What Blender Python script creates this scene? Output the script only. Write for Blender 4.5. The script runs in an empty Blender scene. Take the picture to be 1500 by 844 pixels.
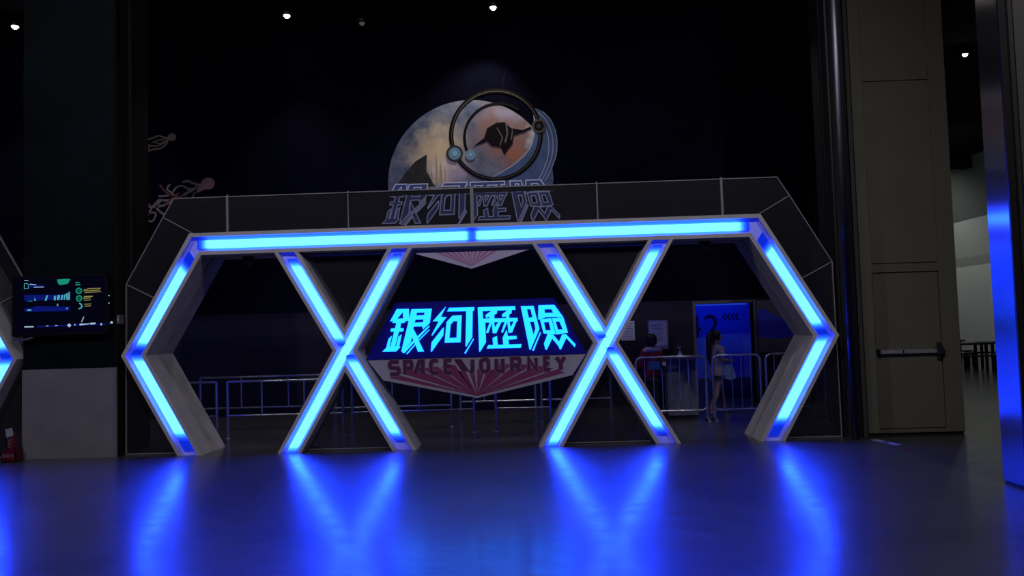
import bpy, bmesh, math, random
from mathutils import Vector, Matrix, geometry
random.seed(7)
C = bpy.context.scene.collection
SC = bpy.context.scene

# ------------------------------------------------------------------ camera
YAW, PITCH, ROLL = -0.0333, 0.0503, 0.03
CAM = Vector((0.8585, -10.4328, 1.55))
fwd = Vector((math.sin(YAW)*math.cos(PITCH), math.cos(YAW)*math.cos(PITCH), math.sin(PITCH)))
rgt = Vector((math.cos(YAW), -math.sin(YAW), 0.0))
upv = rgt.cross(fwd)
r2 = rgt*math.cos(ROLL) - upv*math.sin(ROLL)
u2 = rgt*math.sin(ROLL) + upv*math.cos(ROLL)
cd = bpy.data.cameras.new('camera')
cam = bpy.data.objects.new('camera', cd); C.objects.link(cam)
cam.matrix_world = Matrix(((r2.x, u2.x, -fwd.x, CAM.x), (r2.y, u2.y, -fwd.y, CAM.y), (r2.z, u2.z, -fwd.z, CAM.z), (0, 0, 0, 1)))
cd.sensor_fit = 'HORIZONTAL'; cd.sensor_width = 36.0; cd.lens = 1167.0/1500.0*36.0
cd.clip_end = 200
SC.camera = cam

# ------------------------------------------------------------------ world, exposure
w = bpy.data.worlds.new('hall_air'); SC.world = w; w.use_nodes = True
w.node_tree.nodes['Background'].inputs[0].default_value = (0.5, 0.5, 0.7, 1)
w.node_tree.nodes['Background'].inputs[1].default_value = 0.002
SC.view_settings.view_transform = 'Standard'
SC.view_settings.look = 'None'
SC.view_settings.exposure = 0.0
SC.view_settings.gamma = 1.0
SC.view_settings.use_curve_mapping = False
try:
    SC.cycles.use_denoising = True
    SC.cycles.max_bounces = 8
    SC.cycles.transparent_max_bounces = 24
    SC.cycles.sample_clamp_indirect = 4.0
    SC.cycles.caustics_reflective = False
    SC.cycles.caustics_refractive = False
except Exception:
    pass

STRIP_COLOR = (0.0058, 0.036, 1.0)     # LED strip hue
STRIP_POWER = 46.0
REAR_POWER = 3.5
HALL_LAMP = 420.0                    # ceiling lamps over the front hall
PASSAGE_LAMP = 125.0                  # lamps seen in the ceiling above the passage
SIDE_LAMP = 260.0                    # lamps of the side hall on the right

# ------------------------------------------------------------------ materials
def nmat(name):
    m = bpy.data.materials.new(name); m.use_nodes = True
    nt = m.node_tree
    return m, nt, nt.nodes['Principled BSDF']

def mat(name, col, rough=0.6, metal=0.0, spec=0.5, var=0.0, scale=8.0, emit=None, power=0.0, bump=0.0, coat=0.0, rvar=0.0):
    m, nt, b = nmat(name)
    b.inputs['Base Color'].default_value = (*col, 1)
    b.inputs['Roughness'].default_value = rough
    b.inputs['Metallic'].default_value = metal
    b.inputs['Specular IOR Level'].default_value = spec
    if coat: b.inputs['Coat Weight'].default_value = coat
    if emit:
        b.inputs['Emission Color'].default_value = (*emit, 1)
        b.inputs['Emission Strength'].default_value = power
    if var or bump or rvar:
        tc = nt.nodes.new('ShaderNodeTexCoord')
        nz = nt.nodes.new('ShaderNodeTexNoise'); nz.inputs['Scale'].default_value = scale; nz.inputs['Detail'].default_value = 5
        nt.links.new(tc.outputs['Object'], nz.inputs['Vector'])
        if var:
            rp = nt.nodes.new('ShaderNodeValToRGB')
            rp.color_ramp.elements[0].position = 0.3; rp.color_ramp.elements[1].position = 0.7
            rp.color_ramp.elements[0].color = (*[c*(1-var) for c in col], 1)
            rp.color_ramp.elements[1].color = (*[min(1, c*(1+var)) for c in col], 1)
            nt.links.new(nz.outputs['Fac'], rp.inputs['Fac']); nt.links.new(rp.outputs['Color'], b.inputs['Base Color'])
        if rvar:
            mr = nt.nodes.new('ShaderNodeMapRange'); mr.inputs['To Min'].default_value = rough-rvar; mr.inputs['To Max'].default_value = rough+rvar
            nt.links.new(nz.outputs['Fac'], mr.inputs['Value']); nt.links.new(mr.outputs['Result'], b.inputs['Roughness'])
        if bump:
            bp = nt.nodes.new('ShaderNodeBump'); bp.inputs['Strength'].default_value = bump; bp.inputs['Distance'].default_value = 0.01
            nt.links.new(nz.outputs['Fac'], bp.inputs['Height']); nt.links.new(bp.outputs['Normal'], b.inputs['Normal'])
    return m

def emis(name, col, power):
    m = bpy.data.materials.new(name); m.use_nodes = True
    nt = m.node_tree; nt.nodes.clear()
    e = nt.nodes.new('ShaderNodeEmission'); o = nt.nodes.new('ShaderNodeOutputMaterial')
    e.inputs[0].default_value = (*col, 1); e.inputs[1].default_value = power
    nt.links.new(e.outputs[0], o.inputs[0])
    return m

M = {}
M['frame'] = mat('grey_painted_metal', (0.52, 0.51, 0.53), 0.5, var=0.10, scale=5)
M['rear'] = mat('grey_rear_metal', (0.40, 0.39, 0.36), 0.55, var=0.18, scale=4)
M['channel'] = mat('channel_blue_spill', (0.55, 0.57, 0.62), 0.35, emit=(0.003, 0.02, 1.0), power=0.30)  # blue spill from the strips put into the channel's own emission
M['strip'] = emis('led_strip', STRIP_COLOR, STRIP_POWER)
M['strip_rear'] = emis('led_strip_rear', STRIP_COLOR, REAR_POWER)
M['trim'] = mat('aluminium_edge', (0.24, 0.24, 0.25), 0.45)
M['dark_metal'] = mat('dark_metal', (0.012, 0.012, 0.014), 0.5)
M['steel'] = mat('stainless_tube', (0.40, 0.40, 0.42), 0.24, metal=0.75)
M['black_wall'] = mat('black_mural_wall', (0.0032, 0.0032, 0.0105), 0.9, var=0.5, scale=0.5, spec=0.02)
M['lower_wall'] = mat('dark_wall_panel', (0.020, 0.017, 0.030), 0.7, var=0.15, scale=2, spec=0.2)
M['ceiling'] = mat('black_ceiling', (0.004, 0.004, 0.004), 0.9, spec=0.1)
M['hall_wall'] = mat('hall_dark_wall', (0.02, 0.02, 0.022), 0.8)
M['light_wall'] = mat('light_grey_wall', (0.55, 0.57, 0.56), 0.8, var=0.05, scale=1)
M['wall_dado'] = mat('mid_grey_band', (0.26, 0.27, 0.25), 0.8)
M['falloff_wall'] = mat('grey_wall_falloff', (0.33, 0.35, 0.34), 0.8)  # darker grey stands in for lamp light fading up the wall
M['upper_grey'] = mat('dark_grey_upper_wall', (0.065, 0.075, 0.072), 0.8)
M['olive'] = mat('olive_grey_paint', (0.28, 0.272, 0.18), 0.6, var=0.06, scale=2.5)
M['seam'] = mat('dark_seam', (0.01, 0.01, 0.008), 0.8)
M['pillar_base'] = mat('grey_pillar_panel', (0.22, 0.21, 0.24), 0.5, var=0.12, scale=3)
M['pillar_wrap'] = mat('deep_teal_print', (0.0008, 0.0045, 0.0065), 0.7, var=0.6, scale=1.2, spec=0.12)
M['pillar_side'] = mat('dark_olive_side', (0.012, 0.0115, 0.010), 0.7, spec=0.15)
M['black'] = mat('black_plastic', (0.008, 0.008, 0.010), 0.35)
M['glossblack'] = mat('black_glass', (0.003, 0.003, 0.006), 0.12)
M['white'] = mat('white_plastic', (0.65, 0.66, 0.68), 0.5)
M['paper'] = mat('white_paper', (0.55, 0.54, 0.62), 0.8)
M['ink'] = mat('blue_ink', (0.10, 0.08, 0.35), 0.8)
M['red'] = mat('red_enamel', (0.10, 0.004, 0.013), 0.5)
M['red_cloth'] = mat('red_cloth', (0.30, 0.012, 0.03), 0.9, var=0.2, scale=12)
M['dark_cloth'] = mat('dark_navy_cloth', (0.012, 0.012, 0.03), 0.9)
M['pale_cloth'] = mat('pale_grey_cloth', (0.36, 0.33, 0.32), 0.9, var=0.1, scale=15)
M['bag'] = mat('pale_blue_bag', (0.20, 0.30, 0.48), 0.7)
M['skin'] = mat('skin', (0.42, 0.26, 0.19), 0.6)
M['hair'] = mat('black_hair', (0.006, 0.005, 0.006), 0.5)
M['shoe'] = mat('white_shoe', (0.6, 0.6, 0.6), 0.6)
M['wood'] = mat('dark_table_top', (0.012, 0.011, 0.010), 0.5)
M['cyan'] = mat('cyan_print', (0.0, 0.13, 0.30), 0.6)
M['plaque'] = mat('dark_blue_plaque', (0.008, 0.04, 0.14), 0.5)
M['desk'] = mat('grey_desk', (0.10, 0.10, 0.11), 0.6)

# tinted panel: grey film that lets part of the view through
def tinted(name, tint, film, share):
    m = bpy.data.materials.new(name); m.use_nodes = True
    nt = m.node_tree; nt.nodes.clear()
    o = nt.nodes.new('ShaderNodeOutputMaterial'); t = nt.nodes.new('ShaderNodeBsdfTransparent'); d = nt.nodes.new('ShaderNodeBsdfPrincipled')
    mx = nt.nodes.new('ShaderNodeMixShader')
    t.inputs[0].default_value = (*tint, 1)
    d.inputs['Base Color'].default_value = (*film, 1); d.inputs['Roughness'].default_value = 0.45
    d.inputs['Specular IOR Level'].default_value = 0.25
    mx.inputs[0].default_value = share
    nt.links.new(t.outputs[0], mx.inputs[1]); nt.links.new(d.outputs[0], mx.inputs[2]); nt.links.new(mx.outputs[0], o.inputs[0])
    return m
M['tint'] = tinted('tinted_mesh_panel', (0.86, 0.86, 0.90), (0.040, 0.038, 0.046), 0.26)

# brushed steel cladding: fine upright grooves smear reflections sideways
def brushed(name, col, rough):
    m, nt, b = nmat(name)
    b.inputs['Base Color'].default_value = (*col, 1); b.inputs['Metallic'].default_value = 1.0
    b.inputs['Roughness'].default_value = rough; b.inputs['Anisotropic'].default_value = 0.9
    tg = nt.nodes.new('ShaderNodeTangent'); tg.direction_type = 'RADIAL'; tg.axis = 'Z'
    nt.links.new(tg.outputs[0], b.inputs['Tangent'])
    return m
M['brushed'] = brushed('brushed_steel_cladding', (0.40, 0.40, 0.44), 0.20)
M['post_steel'] = brushed('dull_steel_cladding', (0.11, 0.11, 0.13), 0.36)

# polished concrete floor
def floor_mat():
    m, nt, b = nmat('polished_concrete')
    N = nt.nodes.new; Lk = nt.links.new
    tc = N('ShaderNodeTexCoord')
    n1 = N('ShaderNodeTexNoise'); n1.inputs['Scale'].default_value = 0.7; n1.inputs['Detail'].default_value = 8; n1.inputs['Roughness'].default_value = 0.65
    Lk(tc.outputs['Object'], n1.inputs['Vector'])
    rp = N('ShaderNodeValToRGB'); rp.color_ramp.elements[0].position = 0.35; rp.color_ramp.elements[1].position = 0.7
    rp.color_ramp.elements[0].color = (0.036, 0.035, 0.037, 1); rp.color_ramp.elements[1].color = (0.068, 0.066, 0.066, 1)
    Lk(n1.outputs['Fac'], rp.inputs['Fac']); Lk(rp.outputs['Color'], b.inputs['Base Color'])
    mp = N('ShaderNodeMapping'); mp.inputs['Scale'].default_value = (1.0, 2.2, 1); mp.inputs['Rotation'].default_value = (0, 0, 0.12)
    Lk(tc.outputs['Object'], mp.inputs['Vector'])
    n2 = N('ShaderNodeTexNoise'); n2.inputs['Scale'].default_value = 3.0; n2.inputs['Detail'].default_value = 7; n2.inputs['Roughness'].default_value = 0.7
    Lk(mp.outputs[0], n2.inputs['Vector'])
    mr = N('ShaderNodeMapRange'); mr.inputs['From Min'].default_value = 0.3; mr.inputs['From Max'].default_value = 0.7
    mr.inputs['To Min'].default_value = 0.34; mr.inputs['To Max'].default_value = 0.46
    Lk(n2.outputs['Fac'], mr.inputs['Value']); Lk(mr.outputs[0], b.inputs['Roughness'])
    bp = N('ShaderNodeBump'); bp.inputs['Strength'].default_value = 0.09; bp.inputs['Distance'].default_value = 0.015
    Lk(n2.outputs['Fac'], bp.inputs['Height']); Lk(bp.outputs[0], b.inputs['Normal'])
    b.inputs['Specular IOR Level'].default_value = 0.6
    b.inputs['Coat Weight'].default_value = 0.6; b.inputs['Coat Roughness'].default_value = 0.15
    mc = N('ShaderNodeMapRange'); mc.inputs['From Min'].default_value = 0.32; mc.inputs['From Max'].default_value = 0.68
    mc.inputs['To Min'].default_value = 0.08; mc.inputs['To Max'].default_value = 0.24
    Lk(n2.outputs['Fac'], mc.inputs['Value']); Lk(mc.outputs[0], b.inputs['Coat Roughness'])
    Lk(bp.outputs[0], b.inputs['Coat Normal'])
    return m
M['floor'] = floor_mat()

# ------------------------------------------------------------------ mesh builder
class MB:
    def __init__(s): s.v = []; s.f = []; s.m = []; s.sm = []
    def add(s, vs, fs, mi=0, smooth=False):
        o = len(s.v); s.v += [Vector(v) for v in vs]
        for f in fs: s.f.append([i+o for i in f]); s.m.append(mi); s.sm.append(smooth)
        return s
    def box(s, x0, x1, y0, y1, z0, z1, mi=0):
        vs = [(x, y, z) for x in (x0, x1) for y in (y0, y1) for z in (z0, z1)]
        return s.add(vs, [(0, 1, 3, 2), (4, 6, 7, 5), (0, 4, 5, 1), (2, 3, 7, 6), (0, 2, 6, 4), (1, 5, 7, 3)], mi)
    def plate(s, loops, y0, y1, mi=0):
        """polygon (with holes) in the x-z plane, given depth along y"""
        flat = [p for l in loops for p in l]
        tris = geometry.tessellate_polygon([[Vector((p[0], p[1], 0)) for p in l] for l in loops])
        n = len(flat)
        vs = [(p[0], y0, p[1]) for p in flat] + [(p[0], y1, p[1]) for p in flat]
        fs = [tuple(t) for t in tris] + [tuple(i+n for i in reversed(t)) for t in tris]
        o = 0
        for l in loops:
            k = len(l)
            for i in range(k): fs.append((o+i, o+(i+1) % k, o+(i+1) % k+n, o+i+n))
            o += k
        return s.add(vs, fs, mi)
    def ribbon(s, pts, wd, y0, y1, mi=0, closed=False):
        """stroke of given width in the x-z plane"""
        P = [Vector((p[0], p[1])) for p in pts]; n = len(P)
        L_, R_ = [], []
        for i in range(n):
            a = P[i-1] if (i > 0 or closed) else P[i]; b = P[(i+1) % n] if (i < n-1 or closed) else P[i]
            d1 = (P[i]-a); d2 = (b-P[i])
            if d1.length < 1e-9: d1 = d2
            if d2.length < 1e-9: d2 = d1
            d1 = d1.normalized(); d2 = d2.normalized()
            t = (d1+d2); t = t.normalized() if t.length > 1e-6 else d1
            nn = Vector((-t.y, t.x)); c = max(0.45, abs(nn.dot(Vector((-d1.y, d1.x)))))
            L_.append(P[i]+nn*(wd/2/c)); R_.append(P[i]-nn*(wd/2/c))
        for i in range(n if closed else n-1):
            j = (i+1) % n
            q = [L_[i], L_[j], R_[j], R_[i]]
            vs = [(p.x, y0, p.y) for p in q]+[(p.x, y1, p.y) for p in q]
            s.add(vs, [(0, 1, 2, 3), (7, 6, 5, 4), (0, 4, 5, 1), (2, 6, 7, 3), (1, 5, 6, 2), (0, 3, 7, 4)], mi)
        return s
    def tube(s, pts, r, seg=10, mi=0, closed=False, caps=True):
        P = [Vector(p) for p in pts]; n = len(P)
        rs = r if isinstance(r, (list, tuple)) else [r]*n
        rings = []; prev = None
        for i in range(n):
            a = P[i-1] if (i > 0 or closed) else P[i]; b = P[(i+1) % n] if (i < n-1 or closed) else P[i]
            t = (b-a).normalized()
            if prev is None:
                q = Vector((0, 0, 1)) if abs(t.z) < 0.9 else Vector((1, 0, 0))
                u = t.cross(q).normalized()
            else:
                u = (prev - t*prev.dot(t)); u = u.normalized() if u.length > 1e-6 else t.orthogonal().normalized()
            v = t.cross(u); prev = u
            rings.append([P[i]+(u*math.cos(2*math.pi*k/seg)+v*math.sin(2*math.pi*k/seg))*rs[i] for k in range(seg)])
        vs = [q for g in rings for q in g]; fs = []
        for i in range(n if closed else n-1):
            j = (i+1) % n
            for k in range(seg):
                l = (k+1) % seg
                fs.append((i*seg+k, i*seg+l, j*seg+l, j*seg+k))
        s.add(vs, fs, mi, True)
        if caps and not closed:
            s.add(rings[0], [tuple(reversed(range(seg)))], mi); s.add(rings[-1], [tuple(range(seg))], mi)
        return s
    def lathe(s, prof, c=(0, 0, 0), seg=20, mi=0, axis='z'):
        vs = []; fs = []
        for (r, h) in prof:
            for k in range(seg):
                a = 2*math.pi*k/seg; x, y, z = r*math.cos(a), r*math.sin(a), h
                if axis == 'y': x, y, z = r*math.cos(a), h, r*math.sin(a)
                vs.append((c[0]+x, c[1]+y, c[2]+z))
        n = len(prof)
        for i in range(n-1):
            for k in range(seg):
                l = (k+1) % seg; fs.append((i*seg+k, i*seg+l, (i+1)*seg+l, (i+1)*seg+k))
        s.add(vs, fs, mi, True)
        return s
    def ball(s, c, r, seg=16, mi=0, sc=(1, 1, 1)):
        n = seg//2
        vs = []; fs = []
        for i in range(n+1):
            t = math.pi*i/n
            for k in range(seg):
                a = 2*math.pi*k/seg
                vs.append((c[0]+r*sc[0]*math.sin(t)*math.cos(a), c[1]+r*sc[1]*math.sin(t)*math.sin(a), c[2]+r*sc[2]*math.cos(t)))
        for i in range(n):
            for k in range(seg):
                l = (k+1) % seg; fs.append((i*seg+k, i*seg+l, (i+1)*seg+l, (i+1)*seg+k))
        return s.add(vs, fs, mi, True)
    def sweep(s, secs, ys, mi=0, caps=True, closed=True):
        """secs[k][j] = (x,z) of profile point j at section k, ys[j] = its depth"""
        n = len(ys); vs = []; fs = []
        for sec in secs:
            for j in range(n): vs.append((sec[j][0], ys[j], sec[j][1]))
        for k in range(len(secs)-1):
            for j in range(n if closed else n-1):
                l = (j+1) % n; fs.append((k*n+j, k*n+l, (k+1)*n+l, (k+1)*n+j))
        s.add(vs, fs, mi)
        if caps:
            for k in (0, len(secs)-1):
                tris = geometry.tessellate_polygon([[Vector((i*0+math.hypot(secs[k][j][0]-secs[k][0][0], secs[k][j][1]-secs[k][0][1]), ys[j], 0)) for i, j in enumerate(range(n))]])
                s.add([(secs[k][j][0], ys[j], secs[k][j][1]) for j in range(n)], [tuple(t) for t in tris], mi)
        return s
    def build(s, name, mats, parent=None, normals=True):
        if not isinstance(mats, (list, tuple)): mats = [mats]
        off = WORLD_LOC.get(parent.name, Vector()) if parent else Vector()
        me = bpy.data.meshes.new(name)
        me.from_pydata([v-off for v in s.v], [], s.f)
        for m in mats: me.materials.append(m)
        for p, mi, sm in zip(me.polygons, s.m, s.sm): p.material_index = mi; p.use_smooth = sm
        if normals:
            bm = bmesh.new(); bm.from_mesh(me); bmesh.ops.recalc_face_normals(bm, faces=bm.faces); bm.to_mesh(me); bm.free()
        o = bpy.data.objects.new(name, me); C.objects.link(o)
        if parent: o.parent = parent; WORLD_LOC[o.name] = off
        return o

WORLD_LOC = {}
def tag(o, label=None, cat=None, group=None, kind=None):
    if label: o['label'] = label
    if cat: o['category'] = cat
    if group: o['group'] = group
    if kind: o['kind'] = kind
    return o
def thing(name, label, cat, loc, group=None):
    o = bpy.data.objects.new(name, None); C.objects.link(o); o.location = loc
    o.empty_display_size = 0.2
    WORLD_LOC[o.name] = Vector(loc)
    return tag(o, label, cat, group)
def struct(name, mb, mats, label=None, parent=None):
    o = mb.build(name, mats, parent); o['kind'] = 'structure'
    if label: o['label'] = label
    if not parent: o['category'] = name.split('_')[0]
    return o
def copy_tree(o, parent=None):
    c = o.copy(); C.objects.link(c)
    if parent: c.parent = parent
    for ch in list(o.children): copy_tree(ch, c)
    return c
def lamp(name, kind, loc, power, col, parent=None, size=0.1, target=None, spot=None, blend=0.5):
    ld = bpy.data.lights.new(name, kind); ld.energy = power; ld.color = col
    if kind in ('POINT', 'SPOT'): ld.shadow_soft_size = size
    if kind == 'SPOT': ld.spot_size = spot; ld.spot_blend = blend
    if kind == 'AREA': ld.shape = 'RECTANGLE'; ld.size, ld.size_y = size
    o = bpy.data.objects.new(name, ld); C.objects.link(o)
    off = WORLD_LOC.get(parent.name, Vector()) if parent else Vector()
    o.location = Vector(loc)-off
    if target is not None:
        d = Vector(target)-Vector(loc); o.rotation_euler = d.to_track_quat('-Z', 'Y').to_euler()
    if parent: o.parent = parent
    return o
GLYPHS = {
 'silver': [
  [[(-1.042, 1.85), (-0.881, 1.848), (-0.88, 1.687), (-0.917, 1.69), (-0.947, 1.664), (-0.991, 1.663), (-1.004, 1.595), (-0.956, 1.589), (-0.966, 1.55), (-1.022, 1.548), (-1.077, 1.356), (-1.063, 1.356), (-1.028, 1.481), (-0.987, 1.51), (-1.022, 1.353), (-1.006, 1.343), (-1.065, 1.285), (-1.249, 1.286), (-1.194, 1.339), (-1.162, 1.457), (-1.117, 1.497), (-1.151, 1.355), (-1.137, 1.354), (-1.084, 1.549), (-1.134, 1.553), (-1.124, 1.592), (-1.071, 1.594), (-1.051, 1.665), (-1.107, 1.67), (-1.088, 1.693), (-1.137, 1.686)], [(-0.96, 1.809), (-0.958, 1.724), (-1.041, 1.721), (-1.003, 1.764)]],
  [[(-0.844, 1.842), (-0.574, 1.841), (-0.606, 1.651), (-0.697, 1.57), (-0.705, 1.61), (-0.822, 1.61), (-0.829, 1.587), (-0.848, 1.471), (-0.867, 1.403), (-0.972, 1.292), (-0.996, 1.279)], [(-0.776, 1.794), (-0.67, 1.793), (-0.676, 1.759), (-0.784, 1.756)], [(-0.797, 1.701), (-0.686, 1.701), (-0.694, 1.663), (-0.809, 1.661)]],
  [[(-0.836, 1.594), (-0.779, 1.483), (-0.758, 1.418), (-0.692, 1.275), (-0.77, 1.272), (-0.813, 1.392), (-0.853, 1.485)]],
  [[(-0.613, 1.622), (-0.613, 1.599), (-0.808, 1.41), (-0.95, 1.264), (-0.977, 1.265), (-0.982, 1.283), (-0.774, 1.478)]],
  [[(-0.613, 1.569), (-0.612, 1.555), (-0.758, 1.418), (-0.765, 1.429)]],
  [[(-0.809, 1.381), (-0.803, 1.366), (-0.916, 1.244), (-0.929, 1.251)]],
 ],
 'river': [
  [[(-0.385, 1.863), (-0.455, 1.727), (-0.379, 1.722), (-0.577, 1.481), (-0.584, 1.493), (-0.484, 1.668), (-0.563, 1.673)]],
  [[(-0.427, 1.584), (-0.418, 1.58), (-0.429, 1.481), (-0.591, 1.267), (-0.6, 1.274), (-0.586, 1.394)]],
  [[(-0.299, 1.738), (-0.176, 1.741), (-0.201, 1.383), (-0.412, 1.382), (-0.379, 1.658)], [(-0.287, 1.665), (-0.236, 1.665), (-0.251, 1.444), (-0.349, 1.445), (-0.327, 1.62)]],
  [[(-0.342, 1.845), (-0.006, 1.844), (-0.008, 1.796), (-0.028, 1.794), (-0.043, 1.447), (-0.126, 1.322), (-0.135, 1.331), (-0.113, 1.794), (-0.368, 1.798)]],
  [[(-0.029, 1.428), (-0.022, 1.416), (-0.138, 1.228), (-0.153, 1.238)]],
 ],
 'history': [
  [[(0.043, 1.84), (0.539, 1.841), (0.543, 1.793), (0.492, 1.792), (0.491, 1.751), (0.456, 1.729), (0.458, 1.685), (0.567, 1.683), (0.57, 1.64), (0.553, 1.638), (0.488, 1.491), (0.442, 1.488), (0.43, 1.633), (0.366, 1.492), (0.344, 1.502), (0.396, 1.634), (0.35, 1.633), (0.277, 1.488), (0.232, 1.491), (0.224, 1.626), (0.17, 1.493), (0.143, 1.501), (0.195, 1.634), (0.135, 1.636), (0.138, 1.373), (0.055, 1.248), (0.045, 1.256)], [(0.105, 1.787), (0.222, 1.787), (0.142, 1.734), (0.15, 1.694), (0.193, 1.709), (0.196, 1.689), (0.106, 1.686)], [(0.298, 1.789), (0.437, 1.788), (0.36, 1.734), (0.37, 1.697), (0.412, 1.71), (0.414, 1.684), (0.26, 1.685), (0.257, 1.73), (0.294, 1.752)], [(0.254, 1.636), (0.309, 1.635), (0.261, 1.566)], [(0.46, 1.636), (0.515, 1.636), (0.472, 1.559)]],
  [[(0.227, 1.425), (0.286, 1.454), (0.294, 1.334), (0.369, 1.334), (0.362, 1.426), (0.416, 1.531), (0.432, 1.447), (0.546, 1.447), (0.549, 1.404), (0.437, 1.399), (0.442, 1.334), (0.611, 1.335), (0.598, 1.287), (0.146, 1.289), (0.168, 1.334), (0.234, 1.334)]],
 ],
 'danger': [
  [[(0.615, 1.838), (0.784, 1.837), (0.854, 1.529), (0.727, 1.254), (0.713, 1.258)], [(0.696, 1.794), (0.742, 1.795), (0.768, 1.684), (0.717, 1.681)], [(0.731, 1.627), (0.784, 1.625), (0.801, 1.534), (0.772, 1.454)]],
  [[(0.86, 1.486), (0.873, 1.479), (0.768, 1.241), (0.748, 1.25)]],
  [[(0.85, 1.842), (1.06, 1.842), (1.178, 1.67), (1.096, 1.671), (1.101, 1.68), (0.941, 1.681), (0.904, 1.667), (0.84, 1.653)], [(0.928, 1.787), (1.019, 1.786), (1.043, 1.738), (0.932, 1.737)]],
  [[(0.863, 1.657), (1.013, 1.666), (1.07, 1.45), (0.907, 1.466)], [(0.916, 1.614), (0.98, 1.616), (1.004, 1.507), (0.935, 1.506)]],
  [[(1.023, 1.666), (1.177, 1.665), (1.23, 1.468), (1.077, 1.447)], [(1.071, 1.619), (1.121, 1.619), (1.162, 1.514), (1.098, 1.512)]],
  [[(0.961, 1.46), (1.029, 1.453), (1.108, 1.354), (1.152, 1.447), (1.202, 1.448), (1.325, 1.311), (1.312, 1.273), (1.205, 1.398), (1.129, 1.248), (1.114, 1.252), (1.097, 1.295), (1.018, 1.397), (0.941, 1.248), (0.925, 1.252), (0.907, 1.332)]],
 ],
}
SQUID_SMALL = ((-6.227, 5.488), [[(-6.268, 5.473), (-6.376, 5.489), (-6.497, 5.523), (-6.618, 5.486), (-6.715, 5.466)], [(-6.268, 5.466), (-6.353, 5.416), (-6.474, 5.373), (-6.595, 5.401), (-6.704, 5.345)], [(-6.28, 5.461), (-6.389, 5.381), (-6.523, 5.326), (-6.644, 5.331), (-6.721, 5.298)], [(-6.304, 5.45), (-6.366, 5.332), (-6.475, 5.272), (-6.62, 5.258), (-6.717, 5.225)], [(-6.328, 5.463), (-6.449, 5.444), (-6.57, 5.424), (-6.668, 5.356), (-6.722, 5.19)]])
SQUID_LARGE = ((-5.518, 4.546), [[(-5.687, 4.516), (-5.83, 4.569), (-5.926, 4.609), (-6.035, 4.594)], [(-5.711, 4.493), (-5.904, 4.417), (-5.977, 4.336), (-6.121, 4.305), (-6.265, 4.406), (-6.337, 4.468), (-6.276, 4.562)], [(-5.735, 4.47), (-5.904, 4.453), (-6.023, 4.517), (-6.144, 4.497), (-6.241, 4.381), (-6.338, 4.337), (-6.506, 4.331)], [(-5.759, 4.459), (-5.953, 4.371), (-6.146, 4.27), (-6.363, 4.242), (-6.459, 4.246), (-6.544, 4.106), (-6.389, 3.957)], [(-5.735, 4.482), (-5.784, 4.389), (-5.833, 4.283)], [(-5.977, 4.324), (-6.218, 4.285), (-6.315, 4.217), (-6.388, 4.124)], [(-6.218, 4.237), (-6.411, 4.149), (-6.58, 4.131), (-6.713, 4.135), (-6.676, 4.17)], [(-6.459, 4.27), (-6.543, 4.225), (-6.701, 4.016), (-6.726, 3.874), (-6.63, 3.846), (-6.57, 3.94), (-6.581, 4.011), (-6.725, 4.017)], [(-6.097, 4.376), (-6.217, 4.333), (-6.361, 4.409), (-6.48, 4.557)]])
ROCK = [(-1.837, 4.351), (-1.662, 4.591), (-1.448, 4.83), (-1.218, 4.962), (-1.238, 4.633), (-1.155, 4.478), (-1.083, 4.324)]
SHIP = [(-0.33, 5.072), (-0.099, 5.234), (-0.038, 5.422), (0.153, 5.528), (0.304, 5.53), (0.432, 5.404), (0.656, 5.365), (0.807, 5.427), (0.814, 5.389), (0.673, 5.326), (0.473, 5.269), (0.441, 5.1), (0.344, 4.99), (0.285, 4.898), (0.215, 5.052), (0.046, 5.077), (-0.045, 5.175)]
SWOOSH = [(0.863, 5.759), (1.041, 5.714), (1.204, 5.525), (1.299, 5.219), (1.284, 4.879), (1.173, 4.581), (1.042, 4.341), (-0.124, 4.384), (0.181, 4.542), (0.486, 4.72), (0.756, 4.975), (0.858, 5.236), (0.89, 5.424)]
DISC_C = (-0.388, 4.45)
RING_C = (0.128, 5.29)
NODE_BLUE = (-0.679, 4.953)
NODE_BLUE_SMALL = (-0.372, 4.915)
NODE_DARK = (0.965, 5.428)
GOLD_C = (-1.01, 5.003)
RED_C = (0.344, 4.99)
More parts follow.
